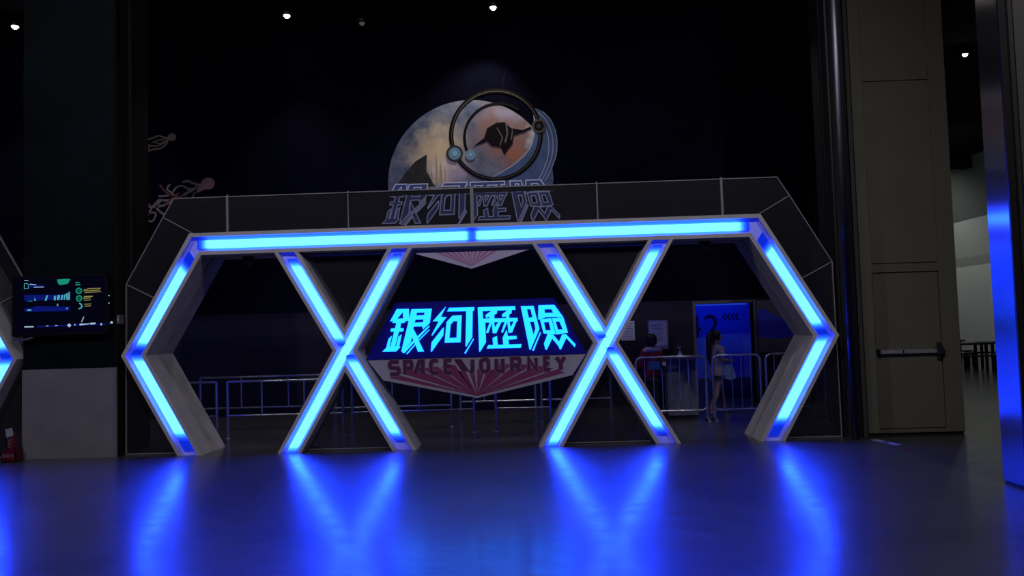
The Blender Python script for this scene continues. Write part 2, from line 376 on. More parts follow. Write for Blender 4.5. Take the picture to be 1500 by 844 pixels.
TV_SHAPES = {
 'teal': [[(-5.548, 2.378), (-5.412, 2.384), (-5.365, 2.377), (-5.402, 2.317), (-5.506, 2.302), (-5.532, 2.321)], [(-5.944, 2.098), (-5.918, 2.169), (-5.897, 2.169), (-5.924, 2.098)], [(-5.913, 2.097), (-5.89, 2.179), (-5.871, 2.168), (-5.882, 2.097)], [(-5.297, 2.336), (-5.245, 2.334), (-5.245, 2.32), (-5.297, 2.322)], [(-5.297, 2.308), (-5.23, 2.306), (-5.23, 2.291), (-5.297, 2.293)]],
 'blue': [[(-5.992, 2.187), (-5.371, 2.173), (-5.371, 2.106), (-5.992, 2.105)], [(-5.991, 2.008), (-5.882, 2.015), (-5.83, 2.033), (-5.371, 2.009), (-5.381, 1.953), (-5.986, 1.962)], [(-5.918, 2.333), (-5.715, 2.301), (-5.72, 2.281), (-5.918, 2.282)], [(-5.819, 1.768), (-4.842, 1.774), (-4.842, 1.759), (-5.819, 1.749)]],
 'cyan': [[(-5.715, 2.102), (-5.689, 2.172), (-5.668, 2.172), (-5.689, 2.101)], [(-5.59, 2.103), (-5.587, 2.159), (-5.563, 2.163), (-5.563, 2.102)], [(-5.546, 2.104), (-5.543, 2.168), (-5.506, 2.172), (-5.517, 2.104)], [(-5.501, 2.105), (-5.485, 2.171), (-5.464, 2.17), (-5.477, 2.104)], [(-5.459, 2.104), (-5.449, 2.175), (-5.428, 2.174), (-5.442, 2.103)], [(-5.418, 2.102), (-5.423, 2.193), (-5.402, 2.192), (-5.397, 2.102)], [(-5.394, 2.102), (-5.389, 2.209), (-5.373, 2.208), (-5.373, 2.101)], [(-5.856, 2.106), (-5.85, 2.147), (-5.83, 2.103)], [(-5.95, 1.991), (-5.897, 1.99), (-5.897, 1.969), (-5.95, 1.971)], [(-5.423, 1.995), (-5.402, 2.0), (-5.402, 1.979), (-5.423, 1.98)], [(-5.548, 2.055), (-5.532, 2.055), (-5.532, 2.024), (-5.548, 2.025)]],
 'white': [[(-5.991, 1.768), (-5.866, 1.766), (-5.866, 1.751), (-5.991, 1.752)], [(-5.413, 1.766), (-5.382, 1.79), (-5.353, 1.762), (-5.382, 1.736)], [(-5.314, 1.783), (-5.293, 1.77), (-5.309, 1.752)], [(-5.241, 1.781), (-5.195, 1.782), (-5.195, 1.761), (-5.242, 1.758)], [(-5.195, 1.777), (-5.112, 1.782), (-5.112, 1.769), (-5.195, 1.763)], [(-5.106, 1.787), (-5.029, 1.79), (-5.024, 1.769), (-5.091, 1.764)], [(-4.958, 1.782), (-4.93, 1.771), (-4.956, 1.742)], [(-5.992, 2.382), (-5.939, 2.38), (-5.939, 2.372), (-5.992, 2.374)], [(-4.832, 1.774), (-4.816, 1.804), (-4.79, 1.788), (-4.801, 1.768)], [(-5.189, 1.873), (-5.179, 1.869), (-5.21, 1.8), (-5.219, 1.803)], [(-5.694, 1.77), (-5.663, 1.769), (-5.663, 1.759), (-5.694, 1.76)], [(-5.574, 1.772), (-5.538, 1.771), (-5.538, 1.759), (-5.574, 1.76)], [(-5.918, 2.333), (-5.83, 2.322), (-5.83, 2.312), (-5.918, 2.321)], [(-5.861, 2.29), (-5.725, 2.288), (-5.725, 2.28), (-5.861, 2.28)], [(-4.851, 2.148), (-4.835, 2.148), (-4.835, 2.135), (-4.851, 2.136)], [(-4.851, 2.049), (-4.836, 2.049), (-4.836, 2.036), (-4.851, 2.037)]],
 'yellow': [[(-5.131, 2.249), (-4.954, 2.247), (-4.954, 2.238), (-5.131, 2.239)], [(-5.183, 2.236), (-5.131, 2.237), (-5.131, 2.228), (-5.183, 2.228)], [(-5.188, 2.22), (-4.965, 2.223), (-4.965, 2.215), (-5.188, 2.21)], [(-5.173, 2.197), (-4.949, 2.2), (-4.949, 2.193), (-5.173, 2.189)], [(-5.183, 2.144), (-5.064, 2.147), (-5.064, 2.134), (-5.183, 2.132)], [(-5.189, 2.12), (-5.09, 2.125), (-5.09, 2.115), (-5.189, 2.11)], [(-5.183, 2.093), (-5.09, 2.096), (-5.09, 2.088), (-5.183, 2.085)], [(-5.178, 2.042), (-5.08, 2.043), (-5.08, 2.035), (-5.178, 2.032)], [(-5.173, 2.015), (-5.09, 2.019), (-5.09, 2.009), (-5.173, 2.005)]],
}
TV_DIALS = [(-5.251, 2.218), (-5.248, 2.118), (-5.246, 2.015)]
TV_ICON = [(-5.992, 2.336), (-5.955, 2.34), (-5.937, 2.319), (-5.937, 2.272), (-5.992, 2.269)]
# ------------------------------------------------------------------ the room
CEIL = 7.6; YW = 4.8
struct('floor', MB().box(-14, 17.7, -16, 26, -0.2, 0.0), M['floor'])
struct('ceiling', MB().box(-14, 17.7, -16, 26, CEIL, CEIL+0.2), M['ceiling'])
struct('wall_left', MB().box(-14.2, -14, -16, 26, -0.2, CEIL+0.2), M['hall_wall'])
struct('wall_front', MB().box(-14, 17.5, -16.2, -16, -0.2, CEIL+0.2), M['hall_wall'])
struct('wall_far', MB().box(-14, 17.5, 26, 26.2, -0.2, CEIL+0.2), M['hall_wall'])
# right wall of the side hall: pale below, a grey ledge, painted light falloff over it, dark grey above
mb = MB()
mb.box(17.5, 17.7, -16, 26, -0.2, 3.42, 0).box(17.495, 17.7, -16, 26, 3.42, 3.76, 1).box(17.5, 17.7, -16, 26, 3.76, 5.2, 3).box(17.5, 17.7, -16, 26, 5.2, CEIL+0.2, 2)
struct('wall_right', mb, [M['light_wall'], M['wall_dado'], M['upper_grey'], M['falloff_wall']])
# back wall: black mural wall above, dark panels below with the opening to the blue corridor
D0, D1, DH = 3.816, 4.906, 1.905
LIP = 1.985
struct('wall_back', MB().box(-14, 6.0, YW, YW+0.25, LIP, CEIL), M['black_wall'])
mb = MB().box(-14, D0, YW+0.02, YW+0.25, 0, LIP).box(D1, 6.0, YW+0.02, YW+0.25, 0, LIP).box(D0, D1, YW+0.02, YW+0.25, DH, LIP)
for x in (-9.6, -7.2, -4.8, -2.4, 0, 2.4):
    mb.box(x-0.006, x+0.006, YW+0.015, YW+0.03, 0, LIP-0.003, 1)
struct('wall_back_lower', mb, [M['lower_wall'], M['seam']])
mb = MB().box(D0-0.05, D0, YW-0.01, YW+0.27, 0, DH+0.05).box(D1, D1+0.05, YW-0.01, YW+0.27, 0, DH+0.05).box(D0, D1, YW-0.01, YW+0.27, DH, DH+0.05)
struct('trim_1', mb, mat('door_casing', (0.10, 0.09, 0.09), 0.5))
M['blue_wall'] = mat('blue_painted_wall', (0.05, 0.12, 0.62), 0.7)
M['blue_dado'] = mat('dark_blue_dado', (0.012, 0.022, 0.11), 0.7)
mb = MB().box(2.6, 6.3, 6.2, 6.3, 0.40, 2.6, 0).box(2.6, 6.3, 6.18, 6.3, 0, 0.40, 1)
struct('wall_corridor', mb, [M['blue_wall'], M['blue_dado']])
mb = MB().box(2.5, 2.6, YW+0.25, 6.3, 0, 2.6).box(6.3, 6.4, YW+0.25, 6.3, 0, 2.6).box(2.5, 6.4, YW+0.25, 6.3, 2.5, 2.6)
struct('wall_corridor_side', mb, M['hall_wall'])

# lettering on the corridor wall
def text_obj(name, body, size, loc, m, parent=None, depth=0.004, align='LEFT'):
    cu = bpy.data.curves.new(name, 'FONT'); cu.body = body; cu.size = size; cu.extrude = depth/2; cu.align_x = align
    t = bpy.data.objects.new(name+'_curve', cu); C.objects.link(t)
    dg = bpy.context.evaluated_depsgraph_get(); dg.update()
    me = bpy.data.meshes.new_from_object(t.evaluated_get(dg)); me.name = name
    bpy.data.objects.remove(t); bpy.data.curves.remove(cu)
    me.transform(Matrix.Rotation(math.pi/2, 4, 'X'))
    off = WORLD_LOC.get(parent.name, Vector()) if parent else Vector()
    me.transform(Matrix.Translation(Vector(loc)-off))
    me.materials.clear(); me.materials.append(m)
    o = bpy.data.objects.new(name, me); C.objects.link(o)
    if parent: o.parent = parent
    return o
M['dark_ink'] = mat('dark_blue_lettering', (0.004, 0.006, 0.05), 0.7)
ro = thing('room_number', 'dark number 42 on the blue corridor wall, its 4 half hidden by the door casing', 'number', (4.25, 6.195, 1.23))
text_obj('digit', '4', 0.68, (3.87, 6.193, 1.235), M['dark_ink'], ro)
text_obj('digit', '2', 0.68, (4.24, 6.193, 1.235), M['dark_ink'], ro)
ar = thing('direction_arrows', 'row of four small dark chevrons pointing left on the blue corridor wall', 'sign', (4.8, 6.195, 1.65))
for k in range(4):
    x = 4.64+k*0.085
    MB().ribbon([(x+0.07, 1.715), (x+0.01, 1.65), (x+0.07, 1.585)], 0.028, 6.19, 6.199).build('chevron', M['dark_ink'], ar)
# LED tube that lights the corridor
ct = thing('corridor_light', 'thin blue light tube along the top of the blue corridor opening', 'light', (4.36, 5.15, 1.93))
MB().tube([(3.86, 5.12, 1.886), (4.86, 5.12, 1.886)], 0.016, 8).build('tube', emis('corridor_tube', (0.02, 0.08, 1.0), 0.45), ct)
MB().box(3.83, 4.89, 5.08, 5.16, 1.903, 1.95).build('housing', M['black'], ct)
lamp('corridor_glow', 'AREA', (4.36, 5.35, 2.45), 9.5, (0.02, 0.06, 1.0), ct, (1.6, 0.15), (4.4, 6.2, 1.2))

# grey print with a blue wave right of the corridor
pr = thing('wave_print', 'grey wall print with a blue wave right of the corridor opening', 'print', (5.4, YW, 1.1))
MB().box(4.98, 5.98, YW+0.008, YW+0.018, 0.95, 1.93).build('backing', mat('grey_print', (0.085, 0.08, 0.085), 0.7), pr)
MB().plate([[(4.99, 1.75), (5.12, 1.78), (5.28, 1.66), (5.5, 1.55), (5.9, 1.58), (5.9, 1.3), (5.5, 1.22), (5.2, 1.2), (4.99, 1.25)]], YW+0.002, YW+0.009).build('wave', mat('blue_wave_ink', (0.03, 0.03, 0.45), 0.7), pr)

# left pillar: teal printed wrap above, grey panel below
PX0, PX1 = -6.085, -4.81
mb = MB().box(PX0, PX1, 0.04, 0.95, 0, 1.185, 0).box(PX0+0.01, PX1-0.01, 0.055, 0.95, 1.185, CEIL, 1)
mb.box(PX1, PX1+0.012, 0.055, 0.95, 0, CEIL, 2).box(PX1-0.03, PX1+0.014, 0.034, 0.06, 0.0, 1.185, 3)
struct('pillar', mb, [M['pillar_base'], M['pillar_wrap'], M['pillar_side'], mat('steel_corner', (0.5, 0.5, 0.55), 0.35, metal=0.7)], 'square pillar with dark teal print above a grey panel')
# slim steel pole behind the arch corner, beside the pillar
po = MB().tube([(-4.73, 0.32, 0.0), (-4.73, 0.32, CEIL)], 0.03, 12)
struct('trim_2', po, mat('dark_pole', (0.012, 0.012, 0.013), 0.7, spec=0.05))

# right pillar with the service door
QX0, QX1 = 5.10, 6.37
mb = MB()
mb.box(QX0, QX1, 0.30, 0.55, 0, CEIL, 0).box(QX0+0.02, QX1-0.02, 0.55, 1.7, 0, CEIL, 1)
mb.box(QX0, 5.275, 0.25, 0.30, 0.03, CEIL, 0).box(6.145, QX1, 0.25, 0.30, 0.03, CEIL, 0)
mb.box(5.275, 6.145, 0.25, 0.30, 2.14, 2.25, 0).box(5.275, 6.145, 0.25, 0.30, 0.03, 0.075, 0)
mb.box(5.280, 6.140, 0.256, 0.30, 2.262, 4.70, 0).box(5.280, 6.140, 0.256, 0.30, 4.712, CEIL, 0)
mb.box(5.11, 6.36, 0.27, 0.30, 0, 0.03, 1)
struct('pillar', mb, [M['olive'], M['seam']], 'olive grey boxed pillar with a flush service door')
dr = bpy.data.objects.new('door_1', None); C.objects.link(dr); dr.location = (5.71, 0.27, 0.08); WORLD_LOC[dr.name] = Vector(dr.location)
dr['kind'] = 'structure'; dr['label'] = 'olive grey service door with a steel push bar'; dr['category'] = 'door'
MB().box(5.283, 6.128, 0.268, 0.298, 0.088, 2.125).build('door_panel', M['olive'], dr)
pb = MB().box(5.30, 6.06, 0.205, 0.235, 1.065, 1.115, 0).build('push_bar', mat('satin_bar', (0.55, 0.55, 0.52), 0.4), dr)
MB().box(5.272, 5.31, 0.20, 0.27, 1.055, 1.125).build('bar_end', mat('bar_end_metal', (0.08, 0.08, 0.08), 0.4, metal=0.8), pb)
MB().box(6.04, 6.12, 0.19, 0.27, 1.045, 1.14).box(6.06, 6.10, 0.22, 0.27, 0.98, 1.20).build('latch_case', mat('latch_metal', (0.2, 0.2, 0.19), 0.4, metal=0.8), pb)
MB().box(5.42, 5.47, 0.202, 0.206, 1.075, 1.108).build('bar_sticker', M['white'], pb)
MB().box(5.60, 5.615, 0.201, 0.206, 1.07, 1.11).build('bar_lock', M['black'], pb)
# steel posts between the arch and the pillar
struct('trim_3', MB().box(4.88, 4.925, 0.10, 0.32, 0, CEIL), mat('dull_post', (0.07, 0.07, 0.072), 0.5))
struct('trim_7', MB().tube([(4.825, -0.06, 0), (4.825, -0.06, CEIL)], 0.04, 20), M['post_steel'])
struct('trim_4', MB().box(4.95, 5.0, 0.14, 0.32, 0, CEIL), mat('grey_post', (0.05, 0.05, 0.048), 0.55))
struct('trim_5', MB().box(5.045, 5.095, 0.20, 0.32, 0, CEIL), mat('grey_olive_post', (0.14, 0.14, 0.12), 0.5))
struct('wall_recess', MB().box(4.76, 5.1, 0.33, 0.40, 0, CEIL), M['dark_metal'])

# steel clad column standing nearer on the right
mb = MB().box(5.062, 6.2, -3.24, -2.90, 0.03, CEIL, 0)
mb.box(5.07, 6.2, -3.23, -2.91, 0, 0.03, 1)
mb.box(5.058, 5.12, -3.265, -3.24, 0.0, CEIL, 1).box(5.135, 5.17, -3.275, -3.24, 0, CEIL, 3).box(5.19, 6.2, -3.262, -3.24, 0, CEIL, 2)
struct('pillar', mb, [M['brushed'], mat('bronze_edge', (0.05, 0.045, 0.04), 0.35, metal=0.7), mat('dark_brown_cladding', (0.06, 0.055, 0.045), 0.5), mat('steel_bead', (0.12, 0.12, 0.11), 0.35, metal=0.8)], 'steel clad column reflecting the blue light')

# dark beam under the ceiling of the side hall
struct('trim_6', MB().box(6.4, 17.5, 20.2, 20.6, 7.15, 7.55), M['ceiling'])
# ------------------------------------------------------------------ lamps
def downlight(x, y, label, power, col=(1.0, 0.93, 0.80), glow=30.0, r=0.055, spot=1.3, aim=None):
    t = thing('ceiling_downlight', label, 'lamp', (x, y, CEIL), 'downlights in the black ceiling')
    MB().lathe([(0.0, 0.0), (0.10, 0.0), (0.10, -0.14), (0.085, -0.16), (0.075, -0.16), (0.075, -0.10), (0.0, -0.10)], (x, y, CEIL), 20).build('housing', M['black'], t)
    MB().ball((x, y, CEIL-0.15), r, 14).build('bulb', emis('bulb_glow', col, glow), t)
    if power: lamp('beam', 'SPOT', (x, y, CEIL-0.24), power, col, t, 0.07, aim or (x, y, 0), spot, 0.6)
    return t
k = (CEIL-1.55)/(8.2-1.55)
def under(x, y): return (CAM.x+(x-CAM.x)*k, CAM.y+(y-CAM.y)*k)
for (x, y, lb, p, g) in [(-9.695, 5.255, 'lit ceiling downlight at the upper left above the teal pillar', PASSAGE_LAMP, 30), (-4.078, 5.304, 'lit round ceiling downlight, second from the left', PASSAGE_LAMP, 30),
        (0.122, 5.345, 'lit ceiling downlight at the top edge above the planet mural', 190, 30), (-2.661, 5.85, 'unlit dim ceiling downlight beside the round lit one', 0, 0.06)]:
    X, Y = under(x, y); downlight(X, Y, lb, p, glow=g, spot=1.3 if p != 190 else 1.5, aim=None if p != 190 else (-0.5, YW, 4.0))
X, Y = under(11.674, 9.517)
downlight(X, Y, 'lit ceiling downlight above the side hall right of the door pillar', SIDE_LAMP*0.5, (1.0, 0.97, 0.88), spot=2.3)
# lamps of the side hall and of the front hall that the frame does not show
for (x, y) in ((12.5, 16.0), (14.5, 22.0)):
    lamp('side_hall_lamp', 'SPOT', (x, y, 7.3), SIDE_LAMP, (0.95, 1.0, 0.95), None, 0.15, (17.5, y+1, 2.0), 2.4, 0.8)
for (x, y) in ((-6.0, -6.5), (0.0, -8.0), (5.2, -7.0)):
    lamp('front_hall_lamp', 'SPOT', (x, y, 7.4), HALL_LAMP, (0.92, 0.87, 1.0), None, 0.12, (x*0.9, y+6.0, 0.0), 2.2, 0.7)

for (x, y) in ((-3.6, 1.4), (0.2, 1.4), (4.0, 1.4)):  # unseen row, added to brighten the notice, railings and people in the passage
    lamp('added_passage_fill', 'SPOT', (x, y, 7.4), PASSAGE_LAMP*0.6, (1.0, 0.92, 0.86), None, 0.06, (x, y+0.6, 0.0), 1.25, 0.6)

# ------------------------------------------------------------------ light arch
XOB, XOV, XOT, XIB, XIV, XIT = 3.966, 4.7145, 3.778, 3.639, 4.382, 3.62
ZV, ZT, ZI = 1.3357, 2.9434, 2.6471
XC = 1.7163
T0, T1, T2, T3 = 0.0, 0.17, 0.83, 1.0
OUT = [(-XOB, 0), (-XOV, ZV), (-XOT, ZT), (XOT, ZT), (XOV, ZV), (XOB, 0)]
INN = [(-XIB, 0), (-XIV, ZV), (-XIT, ZI), (XIT, ZI), (XIV, ZV), (XIB, 0)]
def lp(a, b, t): return (a[0]+(b[0]-a[0])*t, a[1]+(b[1]-a[1])*t)
def band(a, b, ts): return [lp(a, b, t) for t in ts]
FD = 0.34            # depth of the front frame
BEAM_SEG = [(-3.62, -0.018), (0.018, 3.57)]

def tube_between(mb, a0, a1, b0, b1, f0, f1, ylo, yhi, t0=0.335, t1=0.69, ends=True):
    """a0->b0 outer edge, a1->b1 inner edge; light strip from fraction f0 to f1, the soft fade at its ends painted in dimmer emission steps"""
    L_ = (Vector(b0)-Vector(a0)).length; g = 0.022/L_
    cuts = [(f0, f1, 0)]
    if ends:
        cuts = [(f0+3*g, f1-3*g, 0)]
        for k in range(6):
            cuts += [(f0+(2-k)*g, f0+(3-k)*g, 1+k), (f1-(3-k)*g, f1-(2-k)*g, 1+k)]
        lo_, hi_ = f0-3*g, f1+3*g
        if lo_ > 0.03 and (hi_-lo_) > 0.6: cuts.append((max(lo_-6.0*g, 0.006), lo_, 7))
        if hi_ < 0.97 and (hi_-lo_) > 0.6: cuts.append((hi_, min(hi_+6.0*g, 0.994), 7))
    for c0, c1, mi in cuts:
        secs = []
        for f in (c0, c1):
            o = lp(a0, b0, f); i = lp(a1, b1, f)
            secs.append([lp(o, i, t) for t in (t0, t0, t1, t1)])
        mb.sweep(secs, [ylo, yhi, yhi, ylo], mi)
    return mb

STRIPS = [M['strip']] + [emis('led_end_fade', STRIP_COLOR, STRIP_POWER*q) for q in (0.62, 0.36, 0.2, 0.1, 0.05, 0.025, 0.014)]  # light fading out at the strip ends, stepped into emission strength
STRIPS_REAR = [M['strip_rear']] + [emis('led_rear_fade', STRIP_COLOR, REAR_POWER*q) for q in (0.62, 0.36, 0.2, 0.1, 0.05, 0.025, 0.014)]

def make_arch():
    root = thing('light_arch', 'long grey hexagonal gateway outlined in blue light with two glowing X braces', 'arch', (0, 0.3, 0))
    # front frame: two lips, the sides and the channel between them
    prof = [(T0, FD), (T0, 0), (T1, 0), (T1, 0.075)]
    prof2 = [(T2, 0.075), (T2, 0), (T3, 0), (T3, FD)]
    mb = MB()
    for pr_ in (prof, prof2):
        secs = [band(OUT[k], INN[k], [p[0] for p in pr_]) for k in range(6)]
        mb.sweep(secs, [p[1] for p in pr_], caps=False, closed=False)
    for k in (0, 5):     # feet
        mb.add([(lp(OUT[k], INN[k], t)[0], y, 0.002) for t, y in ((0, 0), (1, 0), (1, FD), (0, FD))], [(0, 1, 2, 3)])
    mb.sweep([band(OUT[k], INN[k], [T0, T3]) for k in range(6)], [FD, FD], caps=False, closed=False)
    mb.build('front_frame', M['frame'], root, False)
    mb = MB(); mb.sweep([band(OUT[k], INN[k], [T1, T2]) for k in range(6)], [0.075, 0.075], caps=False, closed=False)
    mb.build('light_channel', M['channel'], root, False)
    # rear frame, set back behind a shadow gap
    mb = MB()
    rp_ = [(0.10, FD), (0.10, FD+0.05), (0.02, FD+0.05), (0.02, 0.80), (0.17, 0.80), (0.17, 0.73), (0.83, 0.73), (0.83, 0.80), (0.985, 0.80), (0.985, FD+0.16), (1.0, FD+0.16), (1.0, FD+0.05), (0.93, FD+0.05), (0.93, FD)]
    mb.sweep([band(OUT[k], INN[k], [p[0] for p in rp_]) for k in range(6)], [p[1] for p in rp_])
    mb.build('rear_frame', M['rear'], root)
    def strip(a0, a1, b0, b1, f0, f1, rear_y, par=root, both=True):
        tube_between(MB(), a0, a1, b0, b1, f0, f1, 0.035, 0.074).build('light_strip', STRIPS, par)
        if both: tube_between(MB(), a0, a1, b0, b1, f0, f1, rear_y-0.068, rear_y-0.03).build('rear_light_strip', STRIPS_REAR, par)
    for (x0, x1) in BEAM_SEG:
        L_ = XOT*2
        strip((-XOT, ZT), (-XOT, ZI), (XOT, ZT), (XOT, ZI), (x0+XOT)/L_, (x1+XOT)/L_, 0.80)
    for s in (-1, 1):
        mir = lambda p: (p[0]*s, p[1])
        # upper leg from vertex up to the corner; lower leg from the floor up to the vertex
        strip(mir((XOV, ZV)), mir((XIV, ZV)), mir((XOT, ZT)), mir((XIT, ZI)), 0.085, 0.80, 0.80)
        strip(mir((XOB, 0)), mir((XIB, 0)), mir((XOV, ZV)), mir((XIV, ZV)), 0.185, 0.975, 0.80)
    # X braces
    AT0, AT1, AB0, AB1 = 0.595, 0.9208, 0.5998, 0.9164
    DX, RX = 0.28, 0.50
    for s in (-1, 1):
        br = bpy.data.objects.new('cross_brace', None); C.objects.link(br); br.parent = root
        br.location = Vector((s*XC, 0.25, 0))-Vector((0, 0.3, 0)); WORLD_LOC[br.name] = Vector((s*XC, 0.25, 0))
        cx = s*XC
        def line(side, t):      # arm edge lines: side +1 is '/', -1 is '\'; t=0 is its left edge
            if side > 0: return (cx-AB1+(AB1-AB0)*t, 0), (cx+AT0+(AT1-AT0)*t, ZI)
            return (cx+AB0+(AB1-AB0)*t, 0), (cx-AT1+(AT1-AT0)*t, ZI)
        def isect(l1, l2):
            (a, b), (c, d) = l1, l2
            r = geometry.intersect_line_line_2d(Vector(a), Vector(b), Vector(c), Vector(d)); return (r.x, r.y)
        # the four half arms: (side, end z, crossing-edge on the other arm for the left and right profile halves)
        halves = [(1, ZI), (1, 0.0), (-1, ZI), (-1, 0.0)]
        fm = MB(); ch = MB(); rr = MB()
        for side, zend in halves:
            top = zend > 0
            def cross(t, lo=T1, hi=T2):
                # a lip stops where it meets the facing lip of the other arm (mitre), each edge with its mirror edge
                if side > 0 and top:   # going up right: left edge joins '\' upper(right) edge, right edge joins '\' right edge of its lower half
                    o = {0.0: 1.0, T1: T2, T2: T2, 1.0: 1.0}[t]
                elif side > 0:         # going down left
                    o = {0.0: 0.0, T1: T1, T2: T1, 1.0: 0.0}[t]
                elif top:              # '\' going up left
                    o = {0.0: 0.0, T1: T1, T2: T1, 1.0: 0.0}[t]
                else:                  # '\' going down right
                    o = {0.0: 1.0, T1: T2, T2: T2, 1.0: 1.0}[t]
                return isect(line(side, t), line(-side, o))
            def end(t):
                a, b = line(side, t); return b if top else a
            for pr_ in (prof, prof2):
                ts = [p[0] for p in pr_]; ys = [min(p[1], DX) for p in pr_]
                fm.sweep([[cross(t) for t in ts], [end(t) for t in ts]], ys, caps=False, closed=False)
            fm.sweep([[cross(0.0), cross(1.0)], [end(0.0), end(1.0)]], [DX, DX], caps=False, closed=False)
            ch.sweep([[cross(T1), cross(T2)], [end(T1), end(T2)]], [0.075, 0.075], caps=False, closed=False)
            # rear half arm
            a0, a1 = line(side, 0.02), line(side, 0.98); m0, m1 = line(side, 0.12), line(side, 0.88)
            zc = ZI/2
            def at(l, z): return lp(l[0], l[1], z/ZI)
            rr_prof = [(m0, DX), (m0, DX+0.04), (a0, DX+0.04), (a0, RX), (a1, RX), (a1, DX+0.04), (m1, DX+0.04), (m1, DX)]
            z0, z1 = (zc, ZI) if top else (0.0, zc)
            rr.sweep([[at(l, z0) for l, _ in rr_prof], [at(l, z1) for l, _ in rr_prof]], [y for _, y in rr_prof])
        # centre of the crossing: channel floor
        cpts = [isect(line(1, a), line(-1, b)) for a, b in ((T1, T1), (T1, T2), (T2, T2), (T2, T1))]
        ch.add([(p[0], 0.075, p[1]) for p in cpts], [(0, 1, 2, 3)])
        fm.build('brace_frame', M['frame'], br, False)
        ch.build('brace_channel', M['channel'], br, False)
        rr.build('brace_rear', M['rear'], br)
        l0, l1 = line(1, 0), line(1, 1)
        strip(l0[0], l1[0], l0[1], l1[1], 0.008, 0.955, RX+0.068, br)
        l0, l1 = line(-1, 0), line(-1, 1)
        strip(l0[0], l1[0], l0[1], l1[1], 0.07, 0.455, RX+0.068, br)
        strip(l0[0], l1[0], l0[1], l1[1], 0.545, 0.945 if s < 0 else 0.925, RX+0.068, br)
    # tinted panels with light edges around the arch and inside the X braces
    PA, PB, PC, PD = (4.755, 0.012), (4.742, 2.30), (4.225, 3.20), (4.073, 3.452)
    PE = (4.35, 2.10); PT = (XOT+0.004, ZT+0.004)
    def panel(poly, edge=None, lw=0.013):
        p = MB().plate([poly], 0.205, 0.212).build('tinted_panel', M['tint'], root)
        if edge is not None:
            e = MB()
            for seg in edge: e.ribbon(seg, lw, 0.192, 0.225)
            e.build('panel_edge', M['trim'], p)
    for s in (-1, 1):
        q = lambda *ps: [(p[0]*s, p[1]) for p in ps]
        panel(q(PA, PB, PE, (XOV, ZV), (XOB+0.01, 0.012)), [q((XOB+0.01, 0.012), PA, PB)])
        panel(q(PB, PC, PT, PE), [q(PE, PB), q(PB, PC)])
        panel(q(PC, PD, (3.335, 3.452), (3.335, 2.95), PT), [q(PT, PC), q(PC, PD, (3.335, 3.452))])
        xs = [3.335, 1.68, 0.0]
        for a, b in zip(xs, xs[1:]):
            panel(q((a, 3.452), (b, 3.452), (b, 2.95), (a, 2.95)), [q((a, 3.452), (b, 3.452))])
        # inside the braces
        for c in (-1,):
            cx = s*XC
            panel([(cx-0.58, 2.64), (cx+0.58, 2.64), (cx, 1.62)], [[(cx-0.575, 2.635), (cx, 1.63), (cx+0.575, 2.635)]], 0.008)
            panel([(cx-0.585, 0.012), (cx+0.585, 0.012), (cx, 1.03)], [[(cx-0.58, 0.014), (cx+0.58, 0.014)], [(cx-0.575, 0.015), (cx, 1.02), (cx+0.575, 0.015)]], 0.011)
    for x, wd in ((-3.335, 0.028), (-1.68, 0.012), (0.0, 0.045), (1.68, 0.018), (3.335, 0.03)):
        MB().box(x-wd/2, x+wd/2, 0.185, 0.235, 2.945, 3.475).build('panel_post', M['trim'], root)
    MB().box(-4.06, 4.06, 0.235, 0.60, 3.452, 3.466).build('top_cover', M['dark_metal'], root)
    return root

arch = make_arch()
arch2 = copy_tree(arch); arch2.location = (arch.location.x-10.84, arch.location.y, arch.location.z)
arch2['label'] = 'second blue lit gateway left of the teal pillar, only its right corner in view'

# dome cameras under the beam
for (x, lb) in ((3.135, 'dark dome camera under the arch beam right of the right X brace'), (-3.146, 'dark dome camera under the arch beam left of the left X brace')):
    t = thing('dome_camera', lb, 'camera', (x, 0.45, ZI), 'dome cameras under the arch beam')
    MB().lathe([(0, 0), (0.075, 0), (0.078, -0.055), (0.068, -0.06), (0, -0.06)], (x, 0.45, ZI), 24).build('mount', M['black'], t)
    MB().lathe([(0.068, -0.06), (0.066, -0.085), (0.05, -0.11), (0.028, -0.124), (0.0, -0.128)], (x, 0.45, ZI), 24).build('dome', mat('smoked_dome', (0.05, 0.05, 0.06), 0.15), t)

# ------------------------------------------------------------------ hanging title sign
sg = thing('title_sign', 'glowing cyan Chinese title sign above a pink ray panel reading SPACE JOURNEY', 'sign', (0, 0.2, 0.64))
face = [(-1.47, 1.187), (1.47, 1.187), (1.06, 1.935), (-1.06, 1.935)]
SIGN_BLUE = mat('deep_blue_acrylic', (0.006, 0.006, 0.10), 0.3, emit=(0.0005, 0.0005, 0.05), power=1.0)
MB().plate([face], 0.165, 0.28).build('sign_box', SIGN_BLUE, sg)
M['letter'] = emis('cyan_letter', (0.006, 0.175, 1.0), 5.0)
for nm, polys in GLYPHS.items():
    mb = MB()
    for loops in polys: mb.plate(loops, 0.148, 0.166)
    mb.build('title_character', M['letter'], sg)
M['sign_white'] = mat('sign_white_print', (0.36, 0.35, 0.42), 0.6)
M['pink'] = mat('magenta_print', (0.22, 0.03, 0.12), 0.6)
M['plum'] = mat('plum_print', (0.085, 0.010, 0.07), 0.6)
M['mauve'] = mat('mauve_outline_print', (0.24, 0.16, 0.26), 0.6)
fan = [(-1.46, 1.182), (1.46, 1.182), (1.27, 0.905), (0.0, 0.637), (-1.25, 0.905)]
fp = MB().plate([fan], 0.18, 0.24).build('ray_panel', M['sign_white'], sg)
def rays(tip, edges, y0, y1, width_fn=None):
    mb = MB()
    for a, b in edges: mb.plate([[tip, a, b]], y0, y1)
    return mb
